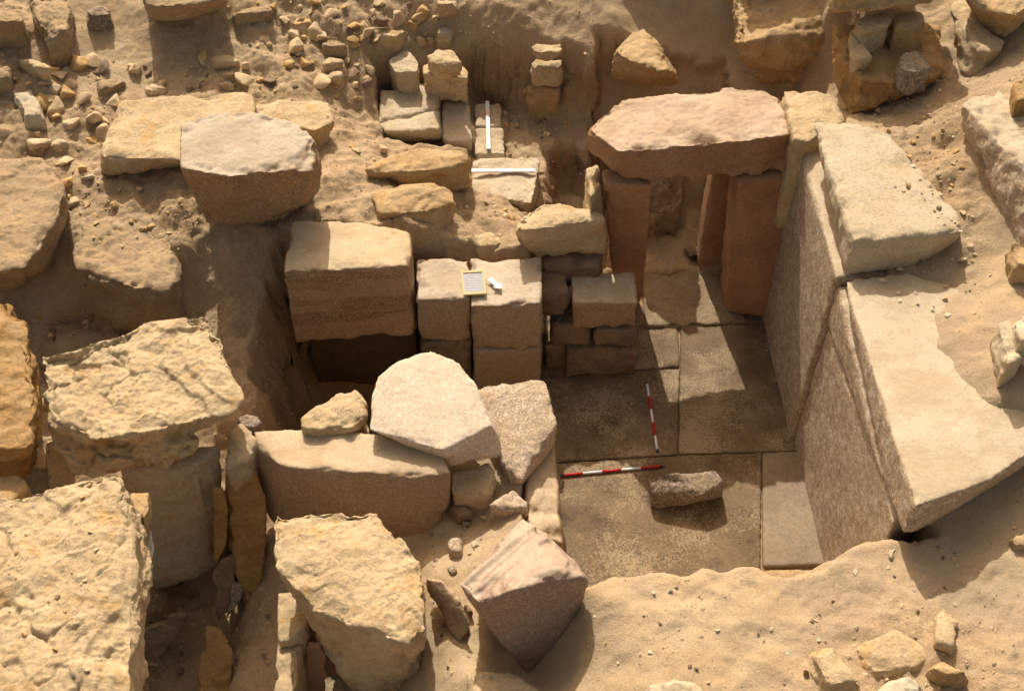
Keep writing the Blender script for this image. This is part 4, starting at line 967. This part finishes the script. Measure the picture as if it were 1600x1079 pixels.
def scatter(n, poly, size, mats, name, label, cat, group, seed, tilt=.4, sink=.25):
    r = random.Random(seed)
    us = [p[0] for p in poly]; vs = [p[1] for p in poly]
    made = 0; tries = 0
    while made < n and tries < n * 40:
        tries += 1
        u, v = r.uniform(min(us), max(us)), r.uniform(min(vs), max(vs))
        if poly_sd([(a, b) for a, b in poly], np.array([[u, v]]))[0] > 0: continue
        d = ray(u, v)
        hit, loc, nor, idx, ob, _ = scene.ray_cast(dg, Vector((0, 0, CAM_H)), Vector(d).normalized())
        if not hit or nor.z < .45: continue
        if ob.name.split('.')[0] not in ('ground', 'wall_slab', 'limestone_block', 'rock_ledge', 'limestone_slab', 'orange_block'): continue
        sz = size[0] * (size[1] / size[0]) ** (r.random() ** 1.7)
        o = bpy.data.objects.new(name, r.choice(CHIPS[r.choice(mats)]))
        col.objects.link(o)
        o.scale = (sz, sz, sz)
        o.rotation_euler = (r.gauss(0, tilt), r.gauss(0, tilt), r.uniform(0, 6.28))
        o.location = loc + Vector((0, 0, sz * (.45 - sink)))
        o['label'] = label; o['category'] = cat; o['group'] = group
        made += 1
bpy.context.view_layer.update()
dg = bpy.context.evaluated_depsgraph_get()
scatter(62, [(1390,290),(1450,230),(1500,300),(1560,400),(1530,490),(1440,500),(1350,430),(1420,380),(1500,370)], (.015,.06), ['white','limestone','white','grey'], 'stone_chip', 'pale stone chip among many in the hollow right of the pale cap slab', 'stone chip', 'pale chips in the hollow right of the cap slab', 1)
scatter(60, [(1345,160),(1480,110),(1520,240),(1490,310),(1440,300),(1400,220)], (.012,.05), ['white','limestone','ochre'], 'stone_chip', 'small chip on the sandy slope in front of the orange block', 'stone chip', 'chips in front of the orange block', 2)
scatter(50, [(110,90),(220,95),(400,60),(560,30),(600,110),(560,160),(400,140),(190,145),(110,170)], (.03,.15), ['limestone','limestone','ochre','dark'], 'rubble_stone', 'small rough stone in the rubble field behind the large flat slab', 'rubble stone', 'rubble behind the large flat slab', 3)
scatter(38, [(20,90),(180,100),(170,240),(60,300),(20,220)], (.015,.08), ['limestone','limestone','ochre'], 'rubble_stone', 'small stone on the sandy slope left of the large flat slab', 'rubble stone', 'small stones left of the large flat slab', 21)
scatter(24, [(500,120),(590,120),(590,220),(640,240),(560,260),(500,180)], (.015,.09), ['limestone','limestone','ochre'], 'rubble_stone', 'small stone on the slope between the flat slabs and the white paving', 'rubble stone', 'small stones beside the white paving', 22)
scatter(18, [(0,90),(120,100),(190,130),(150,300),(110,330),(40,230)], (.10,.20), ['limestone','ochre','limestone'], 'rubble_stone', 'half buried stone on the slope at the upper left', 'rubble stone', 'half buried stones on the upper left slope', 23, sink=.42)
scatter(22, [(230,100),(400,70),(480,20),(680,10),(600,110),(430,140)], (.09,.19), ['limestone','limestone','ochre'], 'rubble_stone', 'half buried stone among the rubble behind the flat slabs', 'rubble stone', 'half buried stones behind the flat slabs', 24, sink=.42)
scatter(28, [(400,0),(680,0),(690,70),(600,60),(520,110),(420,80)], (.03,.16), ['limestone','limestone','ochre','dark'], 'rubble_stone', 'small rough stone on the rubble slope at the top, left of the trench', 'rubble stone', 'rubble left of the trench', 4)
scatter(45, [(60,250),(150,240),(160,280),(290,300),(320,360),(270,400),(140,380),(110,320)], (.015,.07), ['limestone','ochre','limestone'], 'rubble_stone', 'small stone on the slope between the brown block and the rounded granite block', 'rubble stone', 'small stones left of the rounded granite block', 5)
scatter(20, [(740,305),(830,310),(815,370),(790,400),(730,395),(720,340)], (.015,.07), ['limestone','white','ochre'], 'rubble_stone', 'small stone in the rubble in front of the crosswise scale bar', 'rubble stone', 'rubble in front of the crosswise scale bar', 6)
scatter(24, [(730,60),(950,70),(960,130),(900,210),(800,230),(740,150)], (.012,.06), ['ochre','limestone','dark'], 'rubble_stone', 'small stone sticking out of the trench side', 'rubble stone', 'small stones in the trench', 7)
scatter(90, [(920,900),(1300,900),(1400,870),(1560,930),(1600,1079),(1250,1079),(940,1079)], (.006,.03), ['limestone','grey','white','dark'], 'pebble', 'small pebble on the trodden sand bank in the foreground', 'pebble', 'pebbles on the foreground sand bank', 8)
scatter(24, [(670,820),(760,800),(760,900),(700,930),(740,1040),(670,1060)], (.012,.045), ['grey','limestone','dark'], 'pebble', 'small pebble on the sand left of the moulded block', 'pebble', 'pebbles left of the moulded block', 9)
scatter(26, [(1400,820),(1600,720),(1600,930),(1450,930)], (.008,.03), ['dark','ochre','limestone'], 'pebble', 'small pebble on the clean sand in front of the white topped slab', 'pebble', 'pebbles on the clean sand at the right', 10)
scatter(30, [(0,770),(190,745),(200,1079),(0,1079)], (.010,.035), ['ochre','limestone'], 'crumb_stone', 'loose crumb on top of the huge corner block', 'stone crumb', 'crumbs on the huge corner block', 11)
scatter(14, [(230,910),(420,860),(430,1060),(230,1060)], (.02,.08), ['dark','ochre'], 'rubble_stone', 'small stone in the bottom of the deep gap', 'rubble stone', 'stones in the deep gap', 12)
scatter(12, [(60,480),(280,470),(240,530),(60,540)], (.015,.06), ['ochre','limestone'], 'rubble_stone', 'small stone in the hollow behind the ledged block', 'rubble stone', 'stones in the hollow behind the ledged block', 13)

# gravel nobody could count
def gravel():
    r = np.random.RandomState(4)
    n = 42000
    q = np.column_stack([r.uniform(-6, 6.2, n), r.uniform(3.3, 13, n)])
    _, k, w = GZg(q)
    keep = r.rand(n) < (1 - k * .9) * (0.25 + .75 * (fbm(np.column_stack([q * 1.8, np.zeros(n)]), 3) > -.05))
    q = q[keep]
    V = []; Fc = []; cnt = 0
    base = np.array([(1,0,0),(-1,0,0),(0,1,0),(0,-1,0),(0,0,1),(0,0,-1)], float)
    fc = np.array([(0,2,4),(2,1,4),(1,3,4),(3,0,4),(2,0,5),(1,2,5),(3,1,5),(0,3,5)])
    for x, y in q:
        s = .004 + .020 * r.rand() ** 4
        a = r.uniform(0, 6.28)
        b = base * r.uniform(.6, 1.2, (6, 1)) * np.array([1, .8, .6])
        c_, s_ = math.cos(a), math.sin(a)
        b = np.column_stack([b[:, 0] * c_ - b[:, 1] * s_, b[:, 0] * s_ + b[:, 1] * c_ + b[:, 2] * .3, b[:, 2]]) * s
        V.append(b + np.array([x, y, gz(x, y) + s * .2])); Fc.append(fc + cnt); cnt += 6
    me = mesh_np('gravel', np.concatenate(V), np.concatenate(Fc))
    me.polygons.foreach_set('use_smooth', np.zeros(len(me.polygons), bool))
    me.materials.append(M['chip_limestone'])
    o = bpy.data.objects.new('gravel', me); col.objects.link(o)
    o['kind'] = 'stuff'; o['label'] = 'fine gravel scattered over the trodden soil'; o['category'] = 'gravel'
def GZg(q):
    k = np.clip(_rbf(_wk, _pts[:, :2], q), 0, 1)
    return None, k, None
gravel()
